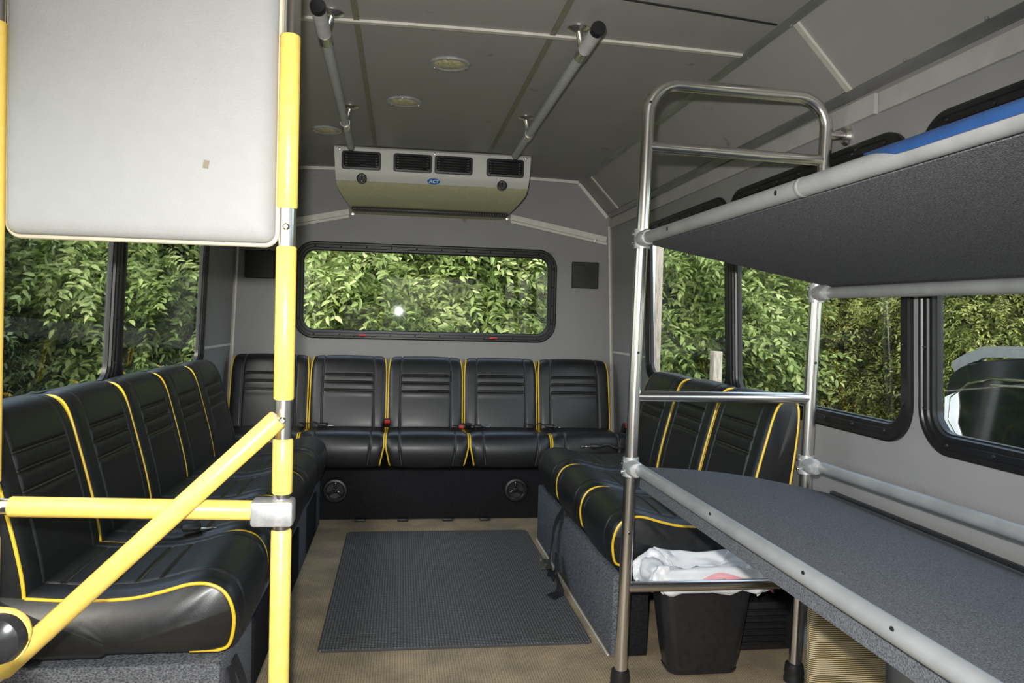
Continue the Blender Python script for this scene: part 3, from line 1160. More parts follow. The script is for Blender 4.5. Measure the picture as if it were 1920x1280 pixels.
sweep_ac(PF, 'front_panel', MAT['ac'])
sweep_ac(PL, 'lower_shell', MAT['ac_low'])
allp = [Vector((0, a, b)) for a, b in PF[:-1]] + smooth_path([(0, a, b) for a, b in PL], 5)
for s in (-1, 1):
    bm = bmesh.new()
    vs = [bm.verts.new((0.157 + s * ac_half(p.z), p.y, p.z)) for p in allp]
    bm.faces.new(vs)
    obj('end_cheek', bm, MAT['ac'], t, False)
vent_src = None
for x in (-0.226, 0.044, 0.262, 0.541):
    # each vent: rim, recess, slats
    bm = bmesh.new()
    w, h = 0.205, 0.097
    loops = []
    for ins, d in ((0.0, 0.0), (0.002, 0.008), (0.012, 0.009), (0.016, 0.003)):
        loops.append([Vector((a, 4.235 - d, b)) for a, b in rrect(x - w / 2 + ins, x + w / 2 - ins, 1.911 - h / 2 + ins, 1.911 + h / 2 - ins, 0.014, 4)])
    add_loops(bm, loops)
    v = obj('air_vent', bm, MAT['black'], t)
    bm = bmesh.new()
    bm.faces.new([bm.verts.new((a, 4.2335, b)) for a, b in rrect(x - w / 2 + .01, x + w / 2 - .01, 1.911 - h / 2 + .01, 1.911 + h / 2 - .01, 0.01, 4)])
    obj('recess', bm, MAT['pit'], v, False)
    for k in range(5):
        bm = bmesh.new()
        add_box(bm, (x, 4.229, 1.883 + k * 0.014), (0.14, 0.007, 0.004), 0.0008, Matrix.Rotation(0.5, 3, 'X'))
        obj('slat', bm, MAT['black'], v)
    for s in (-1, 1):
        bm = bmesh.new()
        for k in range(5):
            add_box(bm, (x + s * 0.079, 4.229, 1.883 + k * 0.014), (0.016, 0.007, 0.006), 0.001)
        obj('side_grille', bm, MAT['black'], v)
for x in (-0.222, 0.527):
    k_ = lathe('control_knob', [(0.027, 0.012), (0.027, -0.006), (0.021, -0.008), (0.021, -0.003), (0.0, -0.002)], (x, 4.245, 1.818), 'Y', MAT['black'], t, 28)
    box('pointer', (x, 4.241, 1.818), (0.006, 0.010, 0.036), MAT['black_gloss'], k_, 0.001)
bm = bmesh.new()
c = [(0.157 + 0.034 * math.cos(2 * PI * k / 36), 0.0, 1.822 + 0.0155 * math.sin(2 * PI * k / 36)) for k in range(36)]
TB = Matrix.Translation((0, 4.2455, 1.822)) @ Matrix.Rotation(math.radians(30), 4, 'X') @ Matrix.Translation((0, 0, -1.822))
lo = [TB @ Vector((a, 0.004, b)) for a, _, b in c]
hi = [TB @ Vector((a, -0.003, b)) for a, _, b in c]
add_loops(bm, [lo, hi], True)
bd = obj('logo_badge', bm, MAT['badge'], t, True)
cu = bpy.data.curves.new('lettering', 'FONT')
cu.body = 'ACT'
cu.size = 0.026
cu.shear = 0.25
cu.align_x = 'CENTER'
cu.align_y = 'CENTER'
cu.extrude = 0.0006
cu.offset = 0.0005
to = bpy.data.objects.new('lettering_text', cu)
COL.objects.link(to)
bpy.context.view_layer.update()
me = bpy.data.meshes.new_from_object(to.evaluated_get(bpy.context.evaluated_depsgraph_get()))
bpy.data.objects.remove(to)
me.name = 'lettering'
me.transform(TB @ Matrix.Translation((0.157, -0.0035, 1.822)) @ Matrix.Rotation(PI / 2, 4, 'X'))
me.materials.clear()
link('lettering', me, MAT['white'], bd)
# intake grille along the foot, screws along the top
bm = bmesh.new()
add_box(bm, (0.157, 4.63, 1.708), (0.90, 0.10, 0.014), 0.002)
for k in range(60):
    add_box(bm, (0.157 - 0.44 + k * 0.0149, 4.578, 1.706), (0.006, 0.008, 0.016), 0.001)
obj('intake_grille', bm, MAT['black'], t)
for x in (-0.34, 0.16, 0.655):
    lathe('screw', [(0.006, 0.002), (0.006, -0.002), (0.0, -0.004)], (x, 4.234, 1.968), 'Y', MAT['steel'], t, 12)

# slanting tracks below it
for a, b, lb in ((Vector((-0.98, 4.87, 1.583)), Vector((-0.326, 4.87, 1.722)), 'cream slanting track on the rear wall at the yellow pole end'),
                 (Vector((0.663, 4.87, 1.733)), Vector((1.281, 4.87, 1.618)), 'cream slanting track on the rear wall at the ladder end')):
    t = thing('wall_track', lb, 'track', tuple((a + b) / 2), 'slanting tracks below the air conditioner')
    dn = Vector((0, 0, -1))
    bm = bmesh.new()
    add_ribbon(bm, [a, b], 0.034, 0.014, dn)
    obj('channel', bm, MAT['trim'], t)
    bm = bmesh.new()
    sh = Vector((0, -0.010, -0.029))
    add_ribbon(bm, [a + sh, b + sh], 0.016, 0.016, dn)
    obj('lip', bm, MAT['trim'], t)
    e = b if a.x < 0 else a
    lathe('end_bracket', [(0.012, 0.02), (0.012, -0.012), (0.0, -0.014)], (e.x + (0.02 if a.x < 0 else -0.02), 4.865, e.z - 0.008), 'Y', MAT['steel'], t, 14)
    q = a.lerp(b, 0.88 if a.x > 0 else 0.12)
    lathe('track_screw', [(0.010, 0.004), (0.010, -0.004), (0.0, -0.006)], (q.x, 4.855, q.z - 0.024), 'Y', MAT['steel'], t, 14)

# speakers
s0 = None
for x, lb in ((1.15, 'square black speaker on the rear wall on the ladder side'), (-0.843, 'square black speaker on the rear wall behind the yellow pole')):
    c = Vector((x, 4.868, 1.387))
    if s0 is None:
        s0 = t = thing('wall_speaker', lb, 'speaker', tuple(c), 'rear wall speakers')
        bm = bmesh.new()
        loops = [[Vector((a, 4.878 - d, b)) for a, b in rrect(x - .086 + i, x + .086 - i, 1.387 - .083 + i, 1.387 + .083 - i, 0.006, 3)] for i, d in ((0, 0), (0, .014), (.004, .018))]
        add_loops(bm, loops, True)
        obj('housing', bm, MAT['black'], t)
        bm = bmesh.new()
        for i in range(11):
            for j in range(11):
                if (i - 5) ** 2 + (j - 5) ** 2 < 30:
                    add_box(bm, (x - 0.055 + i * 0.011, 4.859, 1.387 - 0.055 + j * 0.011), (0.0055, 0.004, 0.0055))
        obj('grille', bm, MAT['frame'], t)
        for i in (-1, 1):
            for j in (-1, 1):
                lathe('screw', [(0.005, 0.002), (0.005, -0.001), (0, -0.002)], (x + i * 0.072, 4.859, 1.387 + j * 0.07), 'Y', MAT['black_gloss'], t, 10)
    else:
        o = copy_tree(s0)
        o.location = c
        o['label'] = lb

# round ceiling lamps (off)
l0 = None
for x, y, lb in ((0.151, 2.813, 'nearest of the three round ceiling lamps'), (-0.007, 3.335, 'middle one of the three round ceiling lamps'),
                 (-0.377, 3.904, 'farthest round ceiling lamp, past the grey grab rail')):
    c = Vector((x, y, ceil_z(x) - 0.001))
    if l0 is None:
        l0 = t = thing('ceiling_lamp', lb, 'lamp', tuple(c), 'round ceiling lamps')
        lathe('bezel', [(0.072, 0.0), (0.074, -0.004), (0.070, -0.009), (0.062, -0.010), (0.056, -0.006), (0.055, 0.0)], c, 'Z', MAT['cast'], t, 40)
        lathe('lens', [(0.056, -0.004), (0.045, -0.009), (0.02, -0.012), (0.0, -0.0125)], c, 'Z', MAT['lens'], t, 40)
        for k in range(3):
            a = 2 * PI * k / 3 + 0.4
            lathe('bezel_screw', [(0.005, -0.006), (0.005, -0.012), (0.0, -0.014)], c + Vector((0.066 * math.cos(a), 0.066 * math.sin(a), 0)), 'Z', MAT['chrome'], t, 10)
    else:
        o = copy_tree(l0)
        o.location = c
        o['label'] = lb

# ceiling grab rails
for x0, x1, yb, lb, sd in ((-0.242, -0.262, 2.36, 'grey ceiling grab rail on the yellow pole side', 1), (0.541, 0.553, 2.33, 'grey ceiling grab rail on the ladder side', -1)):
    zz = 1.926
    t = thing('ceiling_grab_rail', lb, 'grab rail', (x0, 2.9, zz), 'ceiling grab rails')
    P_ = lambda y: Vector((x0 + (x1 - x0) * (y - 2.1) / 1.7, y, zz - 0.002 * (y - 2.1)))
    r = 0.0175
    tube('rail', [P_(2.23), P_(3.96)], r, MAT['grip'], t, 20)
    bm = bmesh.new()
    rr = []
    pts = []
    for k in range(46):
        pts.append(P_(2.228 + 0.0042 * k))
        rr.append(r + (0.0034 if k % 2 else 0.0018))
    add_tube(bm, pts, rr, 20)
    s_ = obj('grip_sleeve', bm, MAT['lgrip'], t, True, 60)
    s_['label'] = 'ribbed grey grip sleeve at the near end'
    tube('end_cap', [P_(2.206), P_(2.210), P_(2.232)], [0.0195, 0.0215, 0.0215], MAT['black_gloss'], t, 20)
    for y in (yb + 0.09, 3.52):
        f_ = tube('collar', [P_(y - 0.035), P_(y + 0.035)], r + 0.0035, MAT['steel'], t, 20)
    for y in (yb + 0.06, 3.47):
        p = P_(y)
        fx = p.x + sd * 0.035 * 0.6
        cz = ceil_z(fx)
        b_ = tube('bracket', smooth_path([p + Vector((0, 0.03, 0)), (p.x + sd * 0.012, y + 0.01, p.z + 0.03), (fx, y, cz - 0.006)], 4), 0.011, MAT['steel'], t, 12)
        lathe('flange', [(0.036, 0.0), (0.036, -0.004), (0.026, -0.009), (0.012, -0.014), (0.0, -0.014)], (fx, y, cz - 0.0005), 'Z', MAT['steel'], b_, 24)

# ------------------------------------------------------------------ yellow stanchions and white partition panel
t = thing('grab_pole', 'yellow-sleeved floor-to-ceiling pole at the edge of the white panel', 'grab pole', (-0.222, 1.56, 0), None)
PX, PY = -0.2225, 1.565
tube('pole', [(PX - 0.003, PY, 0.012), (PX + 0.004, PY, 1.985)], 0.0165, MAT['steel'], t, 24)
lathe('floor_flange', [(0.045, 0.0), (0.045, 0.006), (0.024, 0.014), (0.022, 0.04), (0.0165, 0.04)], (PX - 0.003, PY, 0.0), 'Z', MAT['steel'], t, 28)


def sleeve(name, a, b, r, m, parent, n=24):
    a, b = Vector(a), Vector(b)
    d = (b - a).normalized() * 0.003
    return tube(name, [a, a + d, b - d, b], [r - 0.002, r, r, r - 0.002], m, parent, n)


for z0, z1 in ((1.287, 1.618), (0.918, 1.214), (0.735, 0.842), (0.03, 0.665)):
    o = sleeve('grip_sleeve', (PX + 0.0005, PY, z0), (PX + 0.0005, PY, z1), 0.0195, MAT['yellow'], t)
    o['label'] = 'yellow dimpled grip sleeve'
box('clamp', (PX - 0.015, PY - 0.003, 0.700), (0.080, 0.052, 0.050), MAT['cast'], t, 0.007)
for z in (1.250, 0.880):
    lathe('bolt', [(0.006, 0.0), (0.007, -0.006), (0.004, -0.010), (0.0, -0.010)], (PX + 0.002, PY - 0.0165, z), 'Y', MAT['chrome'], t, 14)

t = thing('grab_pole', 'yellow pole just inside the frame edge, at the outer side of the white panel', 'grab pole', (-0.748, 1.555, 0))
tube('pole', [(-0.748, 1.555, 0.012), (-0.738, 1.555, 1.985)], 0.0165, MAT['steel'], t, 24)
for z0, z1 in ((0.76, 1.60), (0.03, 0.66)):
    sleeve('grip_sleeve', (-0.748 + 0.005 * z0, 1.555, z0), (-0.748 + 0.005 * z1, 1.555, z1), 0.0195, MAT['yellow'], t)
lathe('floor_flange', [(0.045, 0.0), (0.045, 0.006), (0.024, 0.014), (0.022, 0.04), (0.0165, 0.04)], (-0.748, 1.555, 0.0), 'Z', MAT['steel'], t, 28)

t = thing('grab_bar', 'yellow level bar clamped across in front of the nearest seat', 'grab bar', (-0.47, 1.55, 0.71))
A, B = Vector((-0.732, 1.553, 0.7165)), Vector((PX - 0.03, 1.560, 0.703))
tube('bar', [A, B], 0.0150, MAT['steel'], t, 20)
sleeve('grip_sleeve', A.lerp(B, 0.052), A.lerp(B, 0.99), 0.0190, MAT['yellow'], t)['label'] = 'yellow dimpled grip sleeve'
lathe('bolt', [(0.006, 0.0), (0.006, -0.006), (0.0, -0.008)], A.lerp(B, 0.02) + Vector((0, -0.014, 0)), 'Y', MAT['chrome'], t, 12)

t = thing('grab_bar', 'yellow slanting handrail bolted to the pole, crossing the level bar', 'grab bar', (-0.46, 1.52, 0.65))
A, B = Vector((-0.226, 1.527, 0.886)), Vector((-0.708, 1.512, 0.420))
tube('bar', [A, B], 0.0150, MAT['steel'], t, 20)
sleeve('grip_sleeve', A.lerp(B, 0.0), A.lerp(B, 0.985), 0.0195, MAT['yellow'], t)['label'] = 'yellow dimpled grip sleeve with worn end'

t = thing('partition_panel', 'white padded partition panel fixed beside the yellow pole', 'partition', (-0.48, 1.56, 1.6))
bm = bmesh.new()
loops = []
x0, x1, z0, z1 = -0.718, PX - 0.020, 1.218, 1.93
for ins, d in ((0.0, 0.0), (0.0, 0.020), (0.003, 0.028), (0.012, 0.036), (0.03, 0.041), (0.08, 0.044)):
    loops.append([Vector((a, 1.575 - d, b)) for a, b in rrect(x0 + ins, x1 - ins, z0 + ins, z1 - ins, max(0.012, 0.022 - ins * 0.3), 6)])
add_loops(bm, loops, True)
obj('padded_face', bm, MAT['panel'], t, True, 50)
bm = bmesh.new()
L = [Vector((a, 1.566, b)) for a, b in rrect(x0 - 0.001, x1 + 0.001, z0 - 0.001, z1 + 0.001, 0.022, 8)]
add_tube(bm, L + [L[0]], 0.006, 8)
obj('edge_binding', bm, MAT['panel_edge'], t)
bm = bmesh.new()
add_box(bm, (-0.365, 1.5305, 1.358), (0.010, 0.001, 0.015), 0.0, Matrix.Rotation(0.15, 3, 'Y'))
obj('scuff_mark', bm, MAT['scuff'], t)

t = thing('entry_handrail', 'yellow rail end with a round black cap at the corner of the frame', 'handrail', (-0.36, 0.8, 0.77))
E_ = Vector((-0.372, 0.80, 0.767))
bm = bmesh.new()
pts = [E_ + Vector((0, 0.0, 0)), E_ + Vector((-0.003, 0.005, 0.0)), E_ + Vector((-0.028, 0.012, -0.002)), E_ + Vector((-0.09, 0.018, -0.01)), E_ + Vector((-0.4, 0.02, -0.03))]
add_tube(bm, smooth_path(pts, 6), 0.0262, 22)
obj('rail', bm, MAT['yellow'], t)
bm = bmesh.new()
add_lathe(bm, [(0.0245, 0.006), (0.0245, -0.004), (0.022, -0.012), (0.014, -0.018), (0.0, -0.020)], E_, 'Y', 28)
obj('end_cap', bm, MAT['black_gloss'], t)

# ------------------------------------------------------------------ bunk beds and ladder
t = thing('ladder', 'stainless steel ladder standing at the end of the bunk beds', 'ladder', (0.95, 2.2, 0))
LP = lambda z: Vector((0.668 + 0.016 * z, 2.235 - 0.016 * z, z))
RP = lambda z: Vector((1.2185 + 0.0165 * z, 2.235 - 0.016 * z, z))
RT = 0.0185
arc1 = [LP(1.69)] + [LP(1.69) + Vector((0.09 * (1 - math.cos(a)), -0.001, 0.09 * math.sin(a))) for a in [PI / 2 * k / 8 for k in range(1, 9)]]
arc2 = [RP(1.68) + Vector((-0.09 * (1 - math.cos(a)), -0.001, 0.09 * math.sin(a))) for a in [PI / 2 * k / 8 for k in range(8, 0, -1)]] + [RP(1.68)]
tube('side_rail', [LP(0.03), LP(0.8), LP(1.6)] + arc1 + arc2 + [RP(1.6), RP(0.8), RP(0.03)], RT, MAT['steel'], t, 22)
for z in (0.305, 0.872, 1.594):
    tube('rung', [LP(z) + Vector((0.01, 0, 0.004 if z > 1 else 0)), RP(z - (0.008 if z > 1.5 else 0)) - Vector((0.01, 0, 0))], 0.0160, MAT['steel'], t, 20)
for f in (LP, RP):
    p = f(0.0)
    lathe('rubber_foot', [(0.030, 0.0), (0.031, 0.012), (0.028, 0.02), (0.030, 0.028), (0.026, 0.055), (0.0185, 0.058)], p, 'Z', MAT['black'], t, 26)
p = RP(1.662)
wx = RW(2.2, 1.66).x
br = tube('wall_bracket', [p + Vector((0.012, -0.002, 0)), (wx - 0.012, p.y - 0.006, p.z + 0.001), (wx - 0.010, p.y - 0.006, p.z + 0.001)], 0.0135, MAT['steel'], t, 18)
lathe('flange', [(0.030, 0.0), (0.030, -0.006), (0.022, -0.016), (0.014, -0.018)], (wx + 0.001, p.y - 0.006, p.z), 'X', MAT['steel'], br, 26)
for f, zs in ((LP, (1.72, 1.0, 0.47)), (RP, (0.98,))):
    for z in zs:
        lathe('set_screw', [(0.004, 0.0), (0.004, -0.003), (0.0, -0.003)], f(z) + Vector((0, -0.018, 0)), 'Y', MAT['black'], t, 8)

# slip-on pipe fittings that hold the bunk rails
fit = None
UN = lambda y: Vector((0.690, y, 1.3305 - 0.003 * (2.2 - y)))
UF = lambda y: Vector((1.250, y, 1.190 - 0.013 * (2.2 - y)))
LN_ = lambda y: Vector((0.690, y, 0.6635))
LF = lambda y: Vector((1.250, y, 0.670 + 0.012 * (2.2 - y)))
YE = -0.25
for fn, lb in ((UN, 'near-side post end of the upper bunk'), (UF, 'wall-side post end of the upper bunk'), (LN_, 'near-side post end of the lower bunk'), (LF, 'wall-side post end of the lower bunk')):
    c = fn(2.18)
    post = LP(c.z) if c.x < 1 else RP(c.z)
    t = thing('pipe_fitting', 'cast pipe fitting on the ladder at the ' + lb, 'pipe fitting', tuple(post), 'pipe fittings on the ladder')
    tube('post_collar', [post + Vector((0, 0, -0.028)), post + Vector((0, 0, 0.028))], 0.0235, MAT['cast'], t, 24)
    tube('rail_socket', [post + Vector((0, -0.012, 0)), post + Vector((0, -0.055, 0)), post + Vector((0, -0.062, 0))], [0.0240, 0.0240, 0.0195], MAT['cast'], t, 24)
    for s in (-1, 1):
        lathe('set_screw', [(0.005, 0.0), (0.005, -0.008), (0.0, -0.008)], post + Vector((-0.0225, 0, s * 0.014)), 'X', MAT['chrome'], t, 10)

# upper bunk: near rail, far rail, carpeted board
t = thing('bunk_bed', 'upper bunk of grey pipe rails with a charcoal carpeted board, tilted to the wall', 'bunk bed', (0.97, 1.0, 1.26), 'carpeted bunks')
RR = 0.0170
o = tube('bed_rail', [UN(2.165), UN(YE)], RR, MAT['alu'], t, 28)
o['label'] = 'near-side pipe rail of the upper bunk'
sleeve('highlight_band', UN(1.298), UN(1.280), 0.0177, MAT['cast'], o)['label'] = 'bright ring of reflection modelled as a band round the rail'  # pale band added to stand for a ring-shaped reflection on the rail
for y in (1.95, 1.36):
    lathe('rail_hole', [(0.005, 0.0), (0.005, -0.0012), (0.0, -0.0015)], UN(y) + Vector((-0.0165, 0, 0)), 'X', MAT['black'], o, 10)
tube('bed_rail', [UF(2.165), UF(YE)], RR, MAT['alu'], t, 28)['label'] = 'wall-side pipe rail of the upper bunk'


def board(name, a, b, th, ya, yb, m, parent, bow=0.0, rc=0.0, ny=24, nx=12):
    """a = near edge fn(y), b = far edge fn(y); top surface through a-b with a slight crown"""
    bm = bmesh.new()
    top, bot = [], []
    for j in range(ny + 1):
        y = ya + (yb - ya) * j / ny
        rt, rb = [], []
        for i in range(nx + 1):
            u = i / nx
            p = a(y).lerp(b(y), u) + Vector((0, 0, bow * math.sin(PI * u)))
            if j == 0:
                p.y -= rc * max(0.0, (u - 0.3) / 0.7) ** 2
            rt.append(bm.verts.new(p))
            rb.append(bm.verts.new(p - Vector((0, 0, th))))
        top.append(rt)
        bot.append(rb)
    for G in (top, bot):
        for j in range(ny):
            for i in range(nx):
                bm.faces.new((G[j][i], G[j][i + 1], G[j + 1][i + 1], G[j + 1][i]))
    for j in range(ny):
        for i in (0, nx):
            bm.faces.new((top[j][i], top[j + 1][i], bot[j + 1][i], bot[j][i]))
    for i in range(nx):
        for j in (0, ny):
            bm.faces.new((top[j][i], top[j][i + 1], bot[j][i + 1], bot[j][i]))
    es = [e for e in bm.edges if len(e.link_faces) == 2 and e.calc_face_angle(0) > 1.2]
    bmesh.ops.bevel(bm, geom=es, offset=min(0.008, th * 0.3), segments=2, affect='EDGES')
    return obj(name, bm, m, parent, True, 50)


board('carpeted_board', lambda y: UN(y) + Vector((0.012, 0, 0.005)), lambda y: UF(y) + Vector((0.035, 0, 0.037)), 0.022, 2.19, YE, MAT['carpet'], t)

# blue mat resting on it, its edge folded over the near rail
bm = bmesh.new()
YM = 1.10
R1 = 0.0180
angs = [math.radians(a) for a in (172, 160, 145, 130, 115, 100, 85, 70)]
rows = []
for j in range(30):
    y = YM - (YM - YE) * (j / 29) ** 1.5
    tip = max(0.0, 1 - (YM - y) / 0.10)
    row = []
    for k, a in enumerate(angs):
        amin = 188 - 75 * tip ** 1.0
        aa = math.radians(amin + (70 - amin) * k / (len(angs) - 1))
        c = UN(y)
        row.append((c + Vector((R1 * math.cos(aa), 0, R1 * math.sin(aa))), c + Vector(((R1 + 0.0025) * math.cos(aa), 0, (R1 + 0.0025) * math.sin(aa)))))
    for k in range(1, 9):
        u = k / 8
        p = (UN(y) + Vector((0.012, 0, 0.005))).lerp(UF(y) + Vector((0.03, 0, 0.037)), 0.06 + 0.9 * u)
        row.append((p + Vector((0, 0, 0.002)), p + Vector((0, 0, 0.009 if u < 1 else 0.004))))
    rows.append([(bm.verts.new(q0), bm.verts.new(q1)) for q0, q1 in row])
n = len(rows[0])
for a, b in zip(rows, rows[1:]):
    for k in range(n - 1):
        for s in (0, 1):
            bm.faces.new((a[k][s], a[k + 1][s], b[k + 1][s], b[k][s]))
    for k in (0, n - 1):
        bm.faces.new((a[k][0], a[k][1], b[k][1], b[k][0]))
for r_ in (rows[0], rows[-1]):
    for k in range(n - 1):
        bm.faces.new((r_[k][0], r_[k + 1][0], r_[k + 1][1], r_[k][1]))
o = obj('sleeping_mat', bm, MAT['blue'], None, True, 60)
tag(o, 'blue mat on the upper bunk with its edge folded over the rail', 'mat')

# lower bunk
t = thing('bunk_bed', 'lower bunk with a grey carpeted board between two pipe rails', 'bunk bed', (0.97, 1.0, 0.65), 'carpeted bunks')
o = tube('bed_rail', [LN_(2.165), LN_(YE)], RR, MAT['alu'], t, 28)
o['label'] = 'near-side pipe rail of the lower bunk'
for y in (1.62, 1.22, 0.98):
    lathe('rail_hole', [(0.005, 0.0), (0.005, -0.0012), (0.0, -0.0015)], LN_(y) + Vector((-0.0142, 0, 0.008)), 'X', MAT['black'], o, 10)
tube('bed_rail', [LF(2.165), LF(YE)], RR, MAT['alu'], t, 28)['label'] = 'wall-side pipe rail of the lower bunk'
board('carpeted_board', lambda y: Vector((0.700, y, 0.668)), lambda y: Vector((1.262, y, 0.598)), 0.062, 2.20, YE, MAT['carpet'], t, 0.014, 0.05)
bm = bmesh.new()
add_tube(bm, [(1.268, 2.14, 0.600), (1.268, YE, 0.600)], 0.009, 10)
obj('edge_trim', bm, MAT['black'], t)

# ribbed rubber riser under the bunk
bm = bmesh.new()
prof2 = [(1.90, 0.002), (1.945, 0.006), (1.963, 0.020), (1.975, 0.05), (1.985, 0.12), (1.99, 0.22), (1.995, 0.40), (2.0, 0.50)]
P2 = smooth_path([(0, a, b) for a, b in prof2], 4)
fr, bk = [], []
for p in P2:
    fr.append([bm.verts.new((x, p.y + (0.012 * max(0, (1.17 - x) / 0.035) ** 2 if p.z > .01 else 0), p.z)) for x in (1.135, 1.145, 1.155, 1.17, 1.22, 1.30, 1.355)])
    bk.append([bm.verts.new((x, p.y + 0.014 + (0.012 * max(0, (1.17 - x) / 0.035) ** 2 if p.z > .01 else 0), max(p.z - 0.004, 0.001))) for x in (1.135, 1.145, 1.155, 1.17, 1.22, 1.30, 1.355)])
for G in (fr, bk):
    for a, b in zip(G, G[1:]):
        for k in range(6):
            bm.faces.new((a[k], a[k + 1], b[k + 1], b[k]))
for a, b, c, d in zip(fr, fr[1:], bk, bk[1:]):
    for k in (0, 6):
        bm.faces.new((a[k], b[k], d[k], c[k]))
for a, c in ((fr[0], bk[0]), (fr[-1], bk[-1])):
    for k in range(6):
        bm.faces.new((a[k], a[k + 1], c[k + 1], c[k]))
o = obj('ribbed_step_cover', bm, MAT['ribs'])
tag(o, 'ribbed tan rubber cover curving up under the lower bunk', 'step cover')

# ------------------------------------------------------------------ waste bin with liner
t = thing('waste_bin', 'black plastic waste bin standing at the foot of the ladder', 'bin', (0.955, 2.345, 0))
bm = bmesh.new()
loops = []
bc = Vector((0.955, 2.345))
def bin_loop(z, grow=0.0, n=6):
    f = z / 0.30
    hx = 0.112 + 0.040 * f + grow
    hy = 0.056 + 0.017 * f + grow
    return [Vector((a, b, z)) for a, b in rrect(bc.x - hx, bc.x + hx, bc.y - hy, bc.y + hy, 0.036, n)]


for z, g in ((0.002, -0.012), (0.006, -0.002), (0.015, 0), (0.018, -0.003), (0.06, 0), (0.30, 0), (0.302, 0.006), (0.318, 0.007), (0.318, -0.004), (0.29, -0.004), (0.02, -0.006)):
    loops.append(bin_loop(z, g))
add_loops(bm, loops, True)
obj('bucket', bm, MAT['bin'], t, True, 40)
random.seed(4)
o = None
lt = thing('bin_liner', 'crumpled white bin liner folded over the rim of the black bin', 'bin liner', (0.955, 2.345, 0.28))
bm = bmesh.new()
N_ = 96
def ph(k, a, b, c):
    u = 2 * PI * k / N_
    return math.sin(3 * u + a) * 0.5 + math.sin(7 * u + b) * 0.35 + math.sin(13 * u + c) * 0.25
loops = []
for i, (z, g, amp) in enumerate(((0.268, 0.016, 0.016), (0.278, 0.028, 0.018), (0.300, 0.031, 0.018), (0.322, 0.028, 0.015), (0.340, 0.019, 0.011), (0.347, 0.004, 0.010), (0.338, -0.012, 0.010),
                            (0.318, -0.030, 0.010), (0.300, -0.040, 0.006), (0.295, -0.052, 0.004))):
    base = rrect(bc.x - 0.152 - g * 1.6, bc.x + 0.152 + g * 1.9, bc.y - 0.070 - g, bc.y + 0.070 + g, min(0.036 + max(g, -0.02), 0.045), N_ // 4 - 1)
    L = []
    for k, (a, b) in enumerate(base):
        q = ph(k, i * 0.5, 1 + i * 0.8, 2 + i * 1.1)
        dirv = Vector((a - bc.x, b - bc.y)).normalized()
        lift = 0.017 * ph(k, 1, 3, 5) if 2 <= i <= 7 else 0.012 * ph(k, 2, 0.4, 1)
        L.append(Vector((a + dirv.x * amp * q, min(b + dirv.y * amp * q * 0.6, 2.428), z + lift + 0.012 * max(0, math.sin(2 * PI * k / N_ + .6)))))
    loops.append(L)
rr_ = add_loops(bm, loops)
bm.faces.new(rr_[-1])
ly = obj('plastic_sheet', bm, MAT['bag'], lt, True, 80)
mod = ly.modifiers.new('sub', 'SUBSURF')
mod.levels = 2
mod.render_levels = 2
tex = bpy.data.textures.new('crumple', 'CLOUDS')
tex.noise_scale = 0.055
tex.noise_depth = 3
dm = ly.modifiers.new('crumple', 'DISPLACE')
dm.texture = tex
dm.texture_coords = 'LOCAL'
dm.strength = 0.055
dm.mid_level = 0.5
bm = bmesh.new()
add_ribbon(bm, smooth_path([(0.88, 2.244, 0.296), (0.92, 2.238, 0.312), (0.965, 2.238, 0.330), (1.0, 2.236, 0.326), (1.04, 2.236, 0.314), (1.08, 2.238, 0.298), (1.13, 2.25, 0.290), (1.165, 2.28, 0.266)], 6), 0.016, 0.003, (0, 0.3, 1))
obj('drawstring', bm, MAT['pink'], lt)

# ------------------------------------------------------------------ outside
GZ = -0.75
bm = bmesh.new()
bmesh.ops.create_grid(bm, x_segments=2, y_segments=2, size=45)
bmesh.ops.translate(bm, vec=(0, 0, GZ), verts=bm.verts)
struct(obj('ground', bm, MAT['ground'], None, False))


def unit(v):
    return v / np.linalg.norm(v, axis=-1, keepdims=True)


